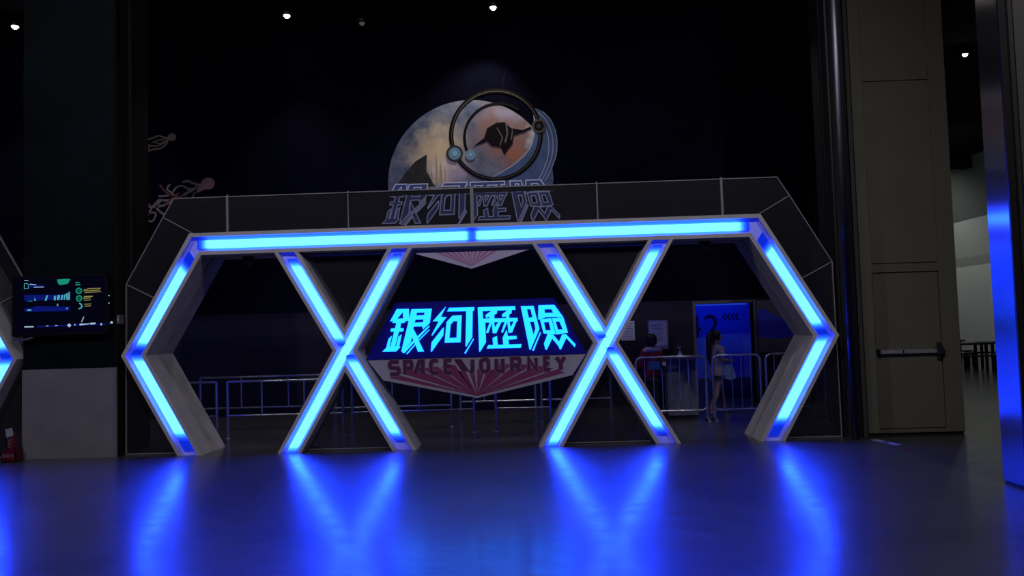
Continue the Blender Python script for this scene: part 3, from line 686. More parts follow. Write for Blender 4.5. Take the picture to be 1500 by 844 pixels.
def fan_edges(n, xl, zl, xr, zr, zt, tip, duty=0.62, skip=()):
    """wedge outer edges spread over the outline from the lower left point over the top to the lower right"""
    es = []
    a0 = math.atan2(zl-tip[1], xl-tip[0]); a1 = math.atan2(zr-tip[1], xr-tip[0])
    for k in range(n):
        if k in skip: continue
        f0 = (k+0.5-duty/2)/n; f1 = (k+0.5+duty/2)/n
        pts = []
        for f in (f0, f1):
            a = a0+(a1-a0)*f; c, s_ = math.cos(a), math.sin(a)
            R_ = (zt-tip[1])/max(s_, 1e-3)
            if abs(c)*R_ > xr: R_ = xr/abs(c)
            pts.append((tip[0]+c*R_, tip[1]+s_*R_))
        es.append(tuple(pts))
    return es
tip = (0.0, 0.668)
ed = [((-1.16, 0.935), (-1.10, 0.985)), ((-1.02, 1.0), (-0.80, 1.05)), ((-0.74, 1.05), (-0.52, 1.07)), ((-0.47, 1.06), (-0.29, 1.09)), ((-0.25, 1.0), (-0.15, 1.0)), ((-0.10, 1.0), (-0.03, 1.02)), ((0.01, 1.02), (0.11, 1.02)), ((0.15, 1.02), (0.22, 1.0)), ((0.27, 1.09), (0.47, 1.07)), ((0.52, 1.07), (0.76, 1.06)), ((0.80, 1.05), (1.02, 1.0)), ((1.08, 0.99), (1.17, 0.94))]
rays(tip, ed, 0.176, 0.181).build('magenta_ray', M['pink'], fp)

# stroke letters: unit boxes
STROKES = {
 'S': [[(1, 1), (0.15, 1), (0, 0.85), (0, 0.62), (0.12, 0.52), (0.88, 0.48), (1, 0.38), (1, 0.15), (0.85, 0), (0, 0)]],
 'P': [[(0, 0), (0, 1), (0.85, 1), (1, 0.87), (1, 0.55), (0.85, 0.42), (0.3, 0.42)]],
 'A': [[(0, 0), (0.55, 1), (1, 1), (1, 0)], [(0.5, 0.3), (1, 0.3)]],
 'C': [[(1, 1), (0.2, 1), (0, 0.82), (0, 0.18), (0.2, 0), (1, 0)]],
 'E': [[(1, 1), (0, 1), (0, 0), (1, 0)], [(0, 0.5), (0.9, 0.5)]],
 'J': [[(1, 1), (1, 0.18), (0.8, 0), (0, 0)]],
 'O': [[(0.2, 1), (0.8, 1), (1, 0.8), (1, 0.2), (0.8, 0), (0.2, 0), (0, 0.2), (0, 0.8), (0.2, 1)]],
 'U': [[(0, 1), (0, 0.18), (0.2, 0), (1, 0), (1, 1)]],
 'R': [[(0, 0), (0, 1), (0.85, 1), (1, 0.87), (1, 0.58), (0.85, 0.45), (0.25, 0.45)], [(0.5, 0.45), (1, 0)]],
 'N': [[(0, 0), (0, 1), (1, 0), (1, 1)]],
 'Y': [[(0, 1), (0.5, 0.5), (1, 1)], [(0.5, 0.5), (0.5, 0)]]}
def px_x(px): return -1.19+(px-50)/(1390-50)*2.40       # crop pixel -> metres along the panel
spots = [('S', 55, 150), ('P', 168, 245), ('A', 245, 330), ('C', 362, 445), ('E', 470, 545), ('J', 650, 700), ('O', 735, 818), ('U', 850, 925), ('R', 965, 1050), ('N', 1090, 1172), ('E', 1210, 1275), ('Y', 1295, 1385)]
for chr_, a, b in spots:
    x0, x1 = px_x(a)+0.025, px_x(b)-0.025; z0, z1 = 0.985, 1.148
    if chr_ == 'J': z0 = 0.985
    mb = MB()
    for i_, st in enumerate(STROKES[chr_]):
        e_ = 0.0005*i_
        pts = [(x0+(x1-x0)*u, z0+(z1-z0)*v) for u, v in st]
        mb.ribbon(pts, 0.064, 0.1745-e_, 0.178, 1); mb.ribbon(pts, 0.046, 0.172-e_, 0.173, 0)
    mb.build('letter', [M['plum'], M['mauve']], fp)
MB().plate([[(-0.30, 1.16), (-0.20, 1.16), (-0.09, 0.99), (-0.20, 1.01)]], 0.172, 0.178).build('ray_wedge', M['plum'], fp)
# ------------------------------------------------------------------ planet mural on the back wall
YM = YW - 0.012
mu = thing('planet_mural', 'printed mural of a ringed planet over outlined Chinese characters on the black back wall', 'mural', (-0.41, YW, 2.7))
CX, CZ = -0.39, 4.455; RD = 1.60
def disc_mat():
    m, nt, b = nmat('planet_print'); N = nt.nodes.new; Lk = nt.links.new
    b.inputs['Roughness'].default_value = 0.75
    g = N('ShaderNodeNewGeometry'); nz = N('ShaderNodeTexNoise'); nz.inputs['Scale'].default_value = 3.6; nz.inputs['Detail'].default_value = 9; nz.inputs['Roughness'].default_value = 0.62
    Lk(g.outputs['Position'], nz.inputs['Vector'])
    def blob(c, r, soft):
        d = N('ShaderNodeVectorMath'); d.operation = 'DISTANCE'; d.inputs[1].default_value = (c[0], YM, c[1])
        ad = N('ShaderNodeVectorMath'); ad.operation = 'MULTIPLY_ADD'; ad.inputs[1].default_value = (0.9, 0.9, 0.9)
        sb = N('ShaderNodeVectorMath'); sb.operation = 'SUBTRACT'; sb.inputs[1].default_value = (0.5, 0.5, 0.5)
        Lk(nz.outputs['Color'], sb.inputs[0]); Lk(sb.outputs[0], ad.inputs[0]); Lk(g.outputs['Position'], ad.inputs[2])
        Lk(ad.outputs[0], d.inputs[0])
        mr = N('ShaderNodeMapRange'); mr.interpolation_type = 'SMOOTHSTEP'
        mr.inputs['From Min'].default_value = r+soft; mr.inputs['From Max'].default_value = r-soft
        Lk(d.outputs['Value'], mr.inputs['Value']); return mr.outputs[0]
    rp = N('ShaderNodeValToRGB'); rp.color_ramp.elements[0].position = 0.35; rp.color_ramp.elements[1].position = 0.72
    rp.color_ramp.elements[0].color = (0.06, 0.085, 0.16, 1); rp.color_ramp.elements[1].color = (0.24, 0.25, 0.30, 1)
    Lk(nz.outputs['Fac'], rp.inputs['Fac'])
    col = rp.outputs['Color']
    for c, r, s_, cc in (((RED_C[0]-0.05, RED_C[1]+0.35), 0.55, 0.35, (0.24, 0.13, 0.12)), ((RED_C[0]+0.15, RED_C[1]-0.1), 0.22, 0.18, (0.36, 0.13, 0.07)), ((RED_C[0]+0.55, RED_C[1]+0.22), 0.18, 0.14, (0.50, 0.44, 0.43)),
                         ((RED_C[0]+0.1, RED_C[1]+0.75), 0.22, 0.2, (0.30, 0.27, 0.36)), ((GOLD_C[0], GOLD_C[1]), 0.42, 0.36, (0.78, 0.60, 0.34)), ((GOLD_C[0]+0.05, GOLD_C[1]-0.35), 0.25, 0.2, (0.85, 0.72, 0.55)), ((GOLD_C[0]+0.4, GOLD_C[1]-0.4), 0.2, 0.2, (0.50, 0.40, 0.46))):
        mx = N('ShaderNodeMix'); mx.data_type = 'RGBA'; mx.inputs['B'].default_value = (*cc, 1)
        Lk(blob(c, r, s_), mx.inputs['Factor']); Lk(col, mx.inputs['A']); col = mx.outputs['Result']
    Lk(col, b.inputs['Base Color']); return m
pts = [(CX+RD*math.cos(a), CZ-0.06+RD*math.sin(a)) for a in [math.pi*k/48 for k in range(49)]]
pts += [(CX-RD*0.99, 4.15), (CX+RD*0.99, 4.15)]
MB().plate([pts[:49]+[pts[49], pts[50]]], YM, YM+0.006).build('planet_disc', disc_mat(), mu)
M['m_dark'] = mat('mural_dark_print', (0.009, 0.008, 0.009), 0.9, spec=0.05)
M['m_rock'] = mat('mural_rock_print', (0.016, 0.014, 0.013), 0.7, var=0.8, scale=9)
M['m_brown'] = mat('mural_brown_line', (0.09, 0.072, 0.065), 0.85, spec=0.1)
M['m_bluegrey'] = mat('mural_blue_band', (0.055, 0.10, 0.22), 0.7, var=0.3, scale=3)
M['m_line'] = mat('mural_pale_line', (0.36, 0.42, 0.54), 0.7)
M['m_blue'] = mat('mural_blue_glow', (0.16, 0.32, 0.42), 0.7)
M['m_gold'] = mat('mural_gold_streak', (0.52, 0.38, 0.20), 0.7)
M['m_fill'] = mat('mural_letter_fill', (0.06, 0.085, 0.24), 0.7)
M['m_edge'] = mat('mural_letter_edge', (0.72, 0.80, 0.95), 0.7)
def circ(c, r, n=48, rz=None, a0=0, a1=2*math.pi):
    return [(c[0]+r*math.cos(a0+(a1-a0)*k/n), c[1]+(rz or r)*math.sin(a0+(a1-a0)*k/n)) for k in range(n+(0 if abs(a1-a0-2*math.pi) < 1e-6 else 1))]
def smooth(P, n=5):
    out = []; k = len(P)
    for i in range(k):
        a, b, c, d = (Vector(P[(i+q) % k]) for q in (-1, 0, 1, 2))
        for j in range(n):
            t = j/n; out.append(tuple(0.5*((2*b)+(c-a)*t+(2*a-5*b+4*c-d)*t*t+(3*b-a-3*c+d)*t**3)))
    return out
def smooth_line(P, n=5):
    return smooth([P[0]]+list(P)+[P[-1]], n)[n:-2*n+1] if len(P) > 2 else P
SWOOSH_K = SWOOSH; SWOOSH = smooth(SWOOSH)
sw = MB().plate([SWOOSH], YM-0.004, YM).build('blue_band', M['m_bluegrey'], mu)
e = MB()
for off in (0.0, 0.10, 0.2):
    pts = [(p[0]-off*0.8, p[1]-off*0.15) for p in SWOOSH_K[1:7]]
    e.ribbon(smooth_line(pts), 0.014, YM-0.006, YM-0.003)
e.ribbon(smooth_line(SWOOSH_K[7:]+[SWOOSH_K[0]]), 0.022, YM-0.006, YM-0.003)
e.build('band_line', M['m_line'], sw)
MB().plate([ROCK], YM-0.005, YM-0.001).build('rock', M['m_rock'], mu)
g = MB()
for (dx, z0, z1, wd) in ((-0.22, 4.2, 4.55, 0.035), (-0.13, 4.15, 4.75, 0.025), (-0.03, 4.15, 5.05, 0.022), (0.05, 4.15, 4.82, 0.04), (0.14, 4.2, 4.7, 0.02), (0.22, 4.15, 4.5, 0.035), (0.3, 4.15, 4.4, 0.03)):
    g.plate([[(GOLD_C[0]+dx-wd, z0), (GOLD_C[0]+dx+wd, z0), (GOLD_C[0]+dx+wd*0.6, z1*0.7+z0*0.3), (GOLD_C[0]+dx, z1), (GOLD_C[0]+dx-wd*0.6, z1*0.7+z0*0.3)]], YM-0.004, YM-0.001)
g.build('golden_tower', M['m_gold'], mu)
rg = MB().ribbon(circ(RING_C, 0.865, 64), 0.085, YM-0.010, YM-0.006, 0, True).ribbon(circ(RING_C, 0.855, 64), 0.016, YM-0.012, YM-0.010, 1, True)
rg.build('orbit_ring', [M['m_dark'], M['m_brown']], mu)
MB().ribbon(circ((RING_C[0]+0.05, RING_C[1]-0.05), 0.66, 30, a0=0.9, a1=3.5), 0.05, YM-0.009, YM-0.005).build('inner_arc', M['m_dark'], mu)
sh = MB().plate([SHIP], YM-0.014, YM-0.011)
sx, sz = SHIP[4]
sh.ribbon([(sx+0.03, sz-0.02), (sx+0.05, sz-0.22), (sx+0.0, sz-0.4)], 0.03, YM-0.016, YM-0.014, 1).ribbon([(sx-0.15, sz-0.1), (sx-0.05, sz-0.3), (sx-0.1, sz-0.45)], 0.02, YM-0.016, YM-0.014, 1).ribbon([(sx+0.15, sz-0.15), (sx+0.12, sz-0.35)], 0.02, YM-0.016, YM-0.014, 1)
sh.build('spaceship', [M['m_dark'], mat('mural_ship_light', (0.10, 0.09, 0.09), 0.7)], mu)
for c, r, m1 in ((NODE_BLUE, 0.15, M['m_blue']), (NODE_BLUE_SMALL, 0.10, M['m_blue']), (NODE_DARK, 0.125, M['m_dark'])):
    b_ = MB().plate([circ(c, r, 32)], YM-0.018, YM-0.014, 0)
    if r > 0.11: b_.ribbon(circ(c, r-0.01, 32), 0.04, YM-0.021, YM-0.018, 1, True)
    b_.plate([circ(c, r*0.35, 20)], YM-0.022, YM-0.018, 2)
    b_.build('orbit_node', [m1, M['m_rock'] if m1 != M['m_dark'] else M['m_brown'], mat('mural_node_core', (0.28, 0.52, 0.66), 0.7) if m1 != M['m_dark'] else M['m_rock']], mu)
MB().ribbon(circ((0.62, 6.0), 0.35, 40, 0.85, 0.2, 5.4), 0.02, YM+0.006, YM+0.010).build('faint_orbit', mat('mural_faint_blue', (0.005, 0.006, 0.026), 0.9, spec=0.02), mu)
# outlined characters, the same title lettering
for nm, polys in GLYPHS.items():
    mb = MB()
    for i_, loops in enumerate(polys):
        e_ = 0.0006*i_
        L_ = [[(-0.45+1.33*p[0], 3.60+1.33*(p[1]-1.255)) for p in l] for l in loops]
        mb.plate(L_, YM-0.026-e_, YM-0.022, 0)
        for l in L_: mb.ribbon(l, 0.020, YM-0.030-e_, YM-0.026, 1, True)
    mb.build('mural_character', [M['m_fill'], M['m_edge']], mu)
# the pale ray fan under the characters
MT = (-0.412, 2.712)
fm_ = MB().plate([[MT, (0.75, 3.06), (0.75, 3.40), (-1.58, 3.40), (-1.58, 3.06)]], YM-0.004, YM, 0).build('ray_fan', mat('mural_pale_fan', (0.62, 0.56, 0.60), 0.7), mu)
es = []
for a, b in ((-1.5, -1.32), (-1.2, -1.0), (-0.88, -0.74), (-0.62, -0.5), (-0.38, -0.28), (-0.18, -0.08), (0.0, 0.07), (0.15, 0.26), (0.36, 0.5), (0.6, 0.78), (0.9, 1.1)):
    es.append(((MT[0]+a*0.78, 3.25), (MT[0]+b*0.78, 3.25)))
rays((MT[0], MT[1]+0.05), es, YM-0.007, YM-0.003).build('fan_ray', mat('mural_pink_print', (0.55, 0.20, 0.33), 0.7), fm_)

# squid-like creatures printed on the wall at the left
def squid(data, label, rad, cols, wd):
    h, tent = data
    t = thing('squid_print', label, 'print', (h[0], YW, h[1]))
    MB().plate([circ(h, rad, 24, rad*0.9)], YM-0.006, YM+0.004).build('head', cols[0], t)
    if rad > 0.1:
        MB().plate([[(h[0]-0.05, h[1]+rad*0.75), (h[0]-0.25, h[1]-0.0), (h[0]-0.28, h[1]-0.2), (h[0]-0.05, h[1]-rad*0.8)]], YM-0.004, YM+0.004).build('mantle', cols[0], t)
        MB().plate([circ((h[0]-0.17, h[1]+0.03), 0.03, 14)], YM-0.009, YM-0.006).build('eye', M['m_dark'], t)
    for i, tt in enumerate(tent):
        MB().ribbon(smooth_line(tt), wd*(1 if i % 3 else 1.3), YM-0.003-0.001*(i % 3), YM+0.004).build('tentacle', cols[1 if i not in (5, 8) else 2], t)
S_T = mat('squid_pale_print', (0.34, 0.26, 0.18), 0.7); S_H = mat('squid_orange_print', (0.50, 0.28, 0.16), 0.7, var=0.3, scale=6); S_R = mat('squid_red_print', (0.24, 0.07, 0.04), 0.7)
S_D = mat('squid_dim_print', (0.17, 0.13, 0.08), 0.7)
squid(SQUID_SMALL, 'small pale squid print high on the black wall, the upper of the two', 0.085, (S_D, S_D, S_D), 0.027)
squid(SQUID_LARGE, 'larger orange headed squid print with tangled tentacles, the lower of the two', 0.13, (S_H, S_T, S_R), 0.034)

# ------------------------------------------------------------------ screen on the left pillar
tvt = thing('wall_screen', 'black wall screen with blue and green data graphics on the teal pillar', 'screen', (-5.5, 0.04, 2.04))
X0, X1, Z0, Z1 = -6.15, -4.862, 1.635, 2.435
fr = MB(); fr.box(X0, X1, -0.045, 0.0, Z0, Z1)
fr.box(X0, X1, -0.062, -0.045, Z0, Z0+0.03).box(X0, X1, -0.062, -0.045, Z1-0.022, Z1).box(X0, X0+0.022, -0.062, -0.045, Z0, Z1).box(X1-0.022, X1, -0.062, -0.045, Z0, Z1)
fr.build('bezel', M['black'], tvt)
MB().box(-5.9, -5.1, 0.0, 0.045, 1.8, 2.25).build('mount', M['dark_metal'], tvt)
scr = MB().box(X0+0.022, X1-0.022, -0.052, -0.045, Z0+0.03, Z1-0.022, 0)
names = ['teal', 'blue', 'cyan', 'white', 'yellow']
for i, n_ in enumerate(names):
    for p in TV_SHAPES[n_]:
        y = -0.0535 - 0.0004*i
        scr.plate([p], y, -0.0515, i+1)
for c in TV_DIALS[:2]: scr.ribbon(circ(c, 0.034, 24), 0.016, -0.0545, -0.052, 1, True); scr.ribbon([(c[0]-0.012, c[1]), (c[0]+0.012, c[1])], 0.01, -0.0545, -0.052, 1)
scr.ribbon(circ(TV_DIALS[2], 0.034, 16, a0=-1.9, a1=1.6), 0.016, -0.0545, -0.052, 3)
scr.ribbon(TV_ICON, 0.006, -0.0545, -0.052, 3, True)
scr.build('screen', [emis('screen_black', (0.001, 0.001, 0.006), 1.0), emis('screen_teal', (0.01, 0.34, 0.22), 0.8), emis('screen_blue', (0.006, 0.014, 0.26), 0.55), emis('screen_cyan', (0.10, 0.52, 0.62), 0.75), emis('screen_white', (0.45, 0.62, 0.8), 0.8), emis('screen_yellow', (0.36, 0.34, 0.10), 0.75)], tvt)
MB().tube([(-6.13, -0.02, 1.66), (-6.11, -0.05, 1.60), (-6.02, -0.05, 1.585), (-5.92, -0.04, 1.60), (-5.85, 0.0, 1.64)], 0.02, 8).build('cable', mat('grey_cable', (0.07, 0.07, 0.09), 0.5), tvt)
sb = thing('switch_box', 'small grey box on the side of the teal pillar right of the screen', 'box', (-4.78, 0.1, 1.8))
MB().box(-4.799, -4.765, 0.06, 0.17, 1.765, 1.885).build('case', mat('grey_box', (0.16, 0.16, 0.17), 0.6), sb)
MB().box(-4.79, -4.78, 0.052, 0.06, 1.80, 1.85).build('button', M['white'], sb)

# ------------------------------------------------------------------ fire extinguisher
fx = thing('fire_extinguisher', 'red fire extinguisher with a white tag on the floor left of the teal pillar', 'extinguisher', (-6.16, -0.06, 0))
ex, ey = -6.125, -0.10
hb = MB().box(ex-0.09, ex+0.10, ey-0.08, ey+0.08, 0.0, 0.012)
for (x0, x1, y0, y1) in ((ex-0.09, ex+0.10, ey-0.08, ey-0.072), (ex-0.09, ex+0.10, ey+0.072, ey+0.08), (ex-0.09, ex-0.082, ey-0.08, ey+0.08), (ex+0.092, ex+0.10, ey-0.08, ey+0.08)): hb.box(x0, x1, y0, y1, 0.0, 0.155)
hb.build('stand_box', M['red'], fx)
MB().lathe([(0, 0.014), (0.055, 0.014), (0.058, 0.022), (0.058, 0.31), (0.05, 0.35), (0.026, 0.375), (0.02, 0.39), (0, 0.39)], (ex, ey, 0), 24).build('cylinder', M['red'], fx)
MB().lathe([(0, 0.388), (0.02, 0.388), (0.02, 0.43), (0, 0.43)], (ex, ey, 0), 14).build('valve', M['black'], fx)
MB().box(ex-0.05, ex+0.055, ey-0.01, ey+0.01, 0.43, 0.442).box(ex-0.075, ex-0.045, ey-0.01, ey+0.01, 0.42, 0.438).build('handle', M['black'], fx)
MB().tube([(ex-0.015, ey, 0.41), (ex-0.07, ey-0.01, 0.40), (ex-0.078, ey-0.01, 0.30), (ex-0.072, ey-0.01, 0.17)], 0.010, 8).build('hose', M['black'], fx)
MB().plate([[(ex-0.030, 0.318), (ex+0.065, 0.34), (ex+0.05, 0.445), (ex-0.045, 0.425)]], ey-0.07, ey-0.066).build('tag', mat('grey_white_tag', (0.35, 0.36, 0.38), 0.7), fx)
lb = MB()
for k in range(3): lb.box(ex-0.016, ex+0.020, ey-0.062, ey-0.054, 0.185+k*0.04, 0.21+k*0.04)
for k in (-1, 0, 1): lb.box(ex-0.02+k*0.055, ex+0.018+k*0.055, ey-0.083, ey-0.079, 0.06, 0.105)
lb.build('marking', mat('pale_red_marking', (0.22, 0.10, 0.13), 0.6), fx)

# ------------------------------------------------------------------ barriers
def rail_barrier(x0, x1, y, label, zt=0.86, zb=0.345, mids=()):
    t = thing('queue_railing', label, 'railing', ((x0+x1)/2, y, 0), 'low steel railings of the waiting lane')
    for x in (x0, x1): MB().tube([(x, y, 0), (x, y, zt)], 0.021, 12).build('post', M['steel'], t)
    MB().tube([(x0, y, zt), (x1, y, zt)], 0.019, 12).build('top_rail', M['steel'], t)
    MB().tube([(x0, y, zb), (x1, y, zb)], 0.016, 10).build('lower_rail', M['steel'], t)
    for x in mids: MB().tube([(x, y, zb), (x, y, zt)], 0.013, 8).build('upright', M['steel'], t)
    for x in (x0, x1): MB().lathe([(0, 0), (0.05, 0), (0.05, 0.008), (0.024, 0.012), (0, 0.012)], (x, y, 0), 16).build('foot', M['steel'], t)
RB = [(-4.75, -4.10, 1.62, 'railing nearest the left leg of the arch, front row', ()),
 (-3.93, -2.16, 1.62, 'front railing seen between the left arch leg and the left X brace', (-3.4, -2.75)),
 (-2.02, -0.17, 1.62, 'front railing ending at a post under the tip of the title sign', (-1.0,)),
 (0.16, 0.98, 1.62, 'short front railing under the right half of the title sign', ()),
 (-4.9, -2.6, 2.9, 'railing in the back row behind the left arch opening', (-4.2, -3.4)),
 (-2.5, -0.6, 2.4, 'middle row railing seen below the left half of the title sign', (-1.55,)),
 (-0.5, 0.75, 2.9, 'back row railing seen below the title sign on its right', (-0.1,)),
 (0.85, 2.0, 2.9, 'back row railing seen through the lower gap of the right X brace', (1.4,))]
for a in RB: rail_barrier(a[0], a[1], a[2], a[3], mids=a[4])

def crowd_barrier(p0, p1, label, n, zt=1.02, zb=0.17):
    a, b = Vector(p0), Vector(p1); d = (b-a).normalized()
    t = thing('crowd_barrier', label, 'barrier', ((a.x+b.x)/2, (a.y+b.y)/2, 0), 'tall steel crowd barriers with upright bars')
    r = 0.075
    P = [a+Vector((0, 0, zb))]
    def pt(v, z): return (v.x, v.y, z)
    loop = [pt(a+d*r, zb), pt(a+d*r*0.3, zb+r*0.3), pt(a, zb+r), pt(a, zt-r), pt(a+d*r*0.3, zt-r*0.3), pt(a+d*r, zt), pt(b-d*r, zt), pt(b-d*r*0.3, zt-r*0.3), pt(b, zt-r), pt(b, zb+r), pt(b-d*r*0.3, zb+r*0.3), pt(b-d*r, zb)]
    MB().tube(loop, 0.021, 12, closed=True).build('frame', M['steel'], t)
    L_ = (b-a).length
    for k in range(1, n+1):
        q = a+d*(L_*k/(n+1)); MB().tube([pt(q, zb), pt(q, zt)], 0.0085, 8).build('bar', M['steel'], t)
    for q in (a, b):
        s = Vector((-d.y, d.x, 0))
        MB().tube([pt(q, zb+0.1), pt(q, 0.045)], 0.02, 10).build('leg', M['steel'], t)
        MB().tube([pt(q-s*0.18, 0.012), pt(q-s*0.06, 0.05), pt(q+s*0.06, 0.05), pt(q+s*0.18, 0.012)], 0.016, 8).build('foot', M['steel'], t)
    return t
crowd_barrier((2.36, 2.30, 0), (3.45, 2.27, 0), 'crowd barrier right of the right X brace, in front of the red jacket', 7)
crowd_barrier((3.56, 2.27, 0), (4.30, 2.27, 0), 'crowd barrier in front of the woman with the pale bag', 4)
crowd_barrier((4.39, 2.27, 0), (5.35, 2.40, 0), 'crowd barrier partly hidden behind the right leg of the arch', 6)

pl_ = thing('barrier_plaque', 'small blue plaque with cyan letters AD hung on the crowd barrier', 'plaque', (2.64, 2.23, 0.85))
MB().box(2.545, 2.735, 2.222, 2.234, 0.83, 0.965).build('plate', M['plaque'], pl_)
text_obj('letter', 'AD', 0.10, (2.575, 2.218, 0.865), M['cyan'], pl_)
MB().box(2.56, 2.58, 2.23, 2.28, 0.93, 0.945).box(2.70, 2.72, 2.23, 2.28, 0.93, 0.945).build('clip', M['black'], pl_)
ds = thing('round_tag', 'round black tag with a pale mark on the crowd barrier beside the blue plaque', 'tag', (2.80, 2.235, 0.91))
MB().lathe([(0, 2.225), (0.055, 2.225), (0.058, 2.232), (0.055, 2.24), (0, 2.24)], (2.80, 0, 0.91), 24, axis='y').build('disc', M['black'], ds)
MB().lathe([(0.012, 2.221), (0.026, 2.221), (0.026, 2.226), (0.012, 2.226), (0.012, 2.221)], (2.80, 0, 0.91), 20, axis='y').build('mark', M['white'], ds)

# ------------------------------------------------------------------ board on a stand, desk, bottle
bd = thing('notice_stand', 'white framed notice on a pole stand behind the crowd barrier', 'notice', (2.99, 3.9, 0))
MB().tube([(2.99, 3.92, 0.02), (2.99, 3.92, 1.14)], 0.02, 12).build('pole', M['steel'], bd)
MB().lathe([(0, 0), (0.16, 0), (0.16, 0.012), (0.03, 0.025), (0, 0.025)], (2.99, 3.92, 0), 24).build('base', M['dark_metal'], bd)
BX0, BX1, BZ0, BZ1 = 2.787, 3.139, 1.097, 1.614; NY = 3.9
nf = MB().box(BX0, BX1, NY-0.025, NY, BZ0, BZ1).build('frame', mat('notice_frame', (0.30, 0.29, 0.33), 0.5), bd)
pg = MB().box(BX0+0.025, BX1-0.025, NY-0.03, NY-0.024, BZ0+0.04, BZ1-0.025).build('page', M['paper'], bd)
ln = MB()
for r_, n_ in ((BZ1-0.095, 4), (BZ1-0.16, 4)):
    for k in range(n_):
        cx = BX0+0.085+k*0.052
        ln.ribbon([(cx-0.015, r_+0.015), (cx+0.015, r_+0.015)], 0.008, NY-0.033, NY-0.029).ribbon([(cx, r_+0.02), (cx, r_-0.02)], 0.008, NY-0.033, NY-0.029).ribbon([(cx-0.016, r_-0.012), (cx+0.016, r_-0.006)], 0.007, NY-0.033, NY-0.029)
for k in range(7):
    z = BZ1-0.215-k*0.027
    ln.box(BX0+0.05, BX1-0.06-0.03*(k % 3), NY-0.032, NY-0.029, z, z+0.006)
ln.box(BX0+0.035, BX1-0.035, NY-0.033, NY-0.029, BZ0+0.055, BZ0+0.062)
ln.build('text_line', M['ink'], pg)
nt2 = thing('wall_notice', 'small white paper on the dark wall half hidden by the right X brace', 'notice', (2.6, YW, 1.45))
MB().box(2.40, 2.66, YW+0.008, YW+0.02, 1.25, 1.62).build('sheet', M['paper'], nt2)
n2 = MB()
for k in range(6): n2.box(2.43, 2.63-0.02*(k % 2), YW+0.006, YW+0.009, 1.57-k*0.05, 1.578-k*0.05)
n2.build('text_line', M['ink'], nt2)
dk = thing('reception_desk', 'plain grey counter behind the crowd barrier left of the blue opening', 'desk', (3.11, 2.75, 0))
MB().box(2.90, 3.36, 2.62, 2.95, 0.06, 0.95).build('cabinet', M['desk'], dk)
MB().box(2.87, 3.385, 2.59, 2.98, 0.95, 0.985).build('top', mat('desk_top', (0.13, 0.13, 0.135), 0.4), dk)
MB().box(2.92, 3.34, 2.66, 2.93, 0.0, 0.06).build('plinth', M['black'], dk)
MB().box(3.345, 3.375, 2.60, 2.63, 0.06, 0.95).build('corner_post', M['steel'], dk)
bt = thing('pump_bottle', 'white pump bottle standing on the grey counter', 'bottle', (3.135, 2.72, 0.985))
MB().lathe([(0, 0.0), (0.055, 0.0), (0.058, 0.01), (0.05, 0.035), (0.026, 0.062), (0.019, 0.075), (0.019, 0.085), (0, 0.085)], (3.135, 2.72, 0.985), 22).build('body', M['white'], bt)
pm = MB().lathe([(0, 0.083), (0.014, 0.083), (0.014, 0.10), (0.006, 0.104), (0.006, 0.15), (0.02, 0.152), (0.02, 0.175), (0, 0.178)], (3.135, 2.72, 0.985), 14)
pm.tube([(3.135, 2.72, 1.15), (3.10, 2.715, 1.15), (3.092, 2.714, 1.14)], 0.006, 8); pm.build('pump', M['white'], bt)

# ------------------------------------------------------------------ tables in the side hall
def picnic_table(x, y, label, rz=0.0):
    t = thing('bench_table', label, 'table', (x, y, 0), 'dark bench tables in the side hall'); t.rotation_euler = (0, 0, rz)
    W_, D_ = 1.5, 0.75
    MB().box(x-W_/2, x+W_/2, y-D_/2, y+D_/2, 0.71, 0.76).build('tabletop', M['wood'], t)
    for s in (-1, 1):
        for q in (-1, 1):
            MB().box(x+s*(W_/2-0.12)-0.03, x+s*(W_/2-0.12)+0.03, y+q*(D_/2-0.1)-0.03, y+q*(D_/2-0.1)+0.03, 0, 0.71).build('leg', M['wood'], t)
        sbn = MB().box(x-W_/2, x+W_/2, y+s*0.72-0.15, y+s*0.72+0.15, 0.41, 0.45).build('bench_seat', M['wood'], t)
        for q in (-1, 1): MB().box(x+q*(W_/2-0.15)-0.025, x+q*(W_/2-0.15)+0.025, y+s*0.72-0.12, y+s*0.72+0.12, 0, 0.41).build('bench_leg', M['wood'], sbn)
picnic_table(12.45, 12.2, 'bench table at the pillar edge in the side hall')
picnic_table(14.1, 12.6, 'bench table in the side hall next to the blue column')
picnic_table(13.4, 15.4, 'farther bench table behind the two others in the side hall')

# stickers on the floor
st = thing('floor_sticker', 'white and blue sticker on the floor before the door pillar', 'sticker', (5.1, -0.3, 0))
MB().add([(5.00, -0.10, 0.003), (5.09, -0.06, 0.003), (5.18, -0.56, 0.003), (5.09, -0.60, 0.003), (5.00, -0.10, 0), (5.09, -0.06, 0), (5.18, -0.56, 0), (5.09, -0.60, 0)], [(0, 1, 2, 3), (0, 4, 5, 1), (1, 5, 6, 2), (2, 6, 7, 3), (3, 7, 4, 0), (7, 6, 5, 4)]).build('sheet', mat('sticker_white', (0.6, 0.6, 0.75), 0.5), st)
MB().box(5.055, 5.11, -0.42, -0.30, 0.003, 0.005).build('mark', mat('sticker_dark', (0.06, 0.06, 0.15), 0.5), st)
st = thing('red_floor_mark', 'small worn red mark on the floor beside the white sticker', 'mark', (5.1, -0.9, 0))
MB().add([(5.07, -0.83, 0.002), (5.13, -0.80, 0.002), (5.15, -0.96, 0.002), (5.09, -1.0, 0.002)], [(0, 1, 2, 3)]).build('tape', mat('worn_red_tape', (0.22, 0.03, 0.03), 0.7), st)
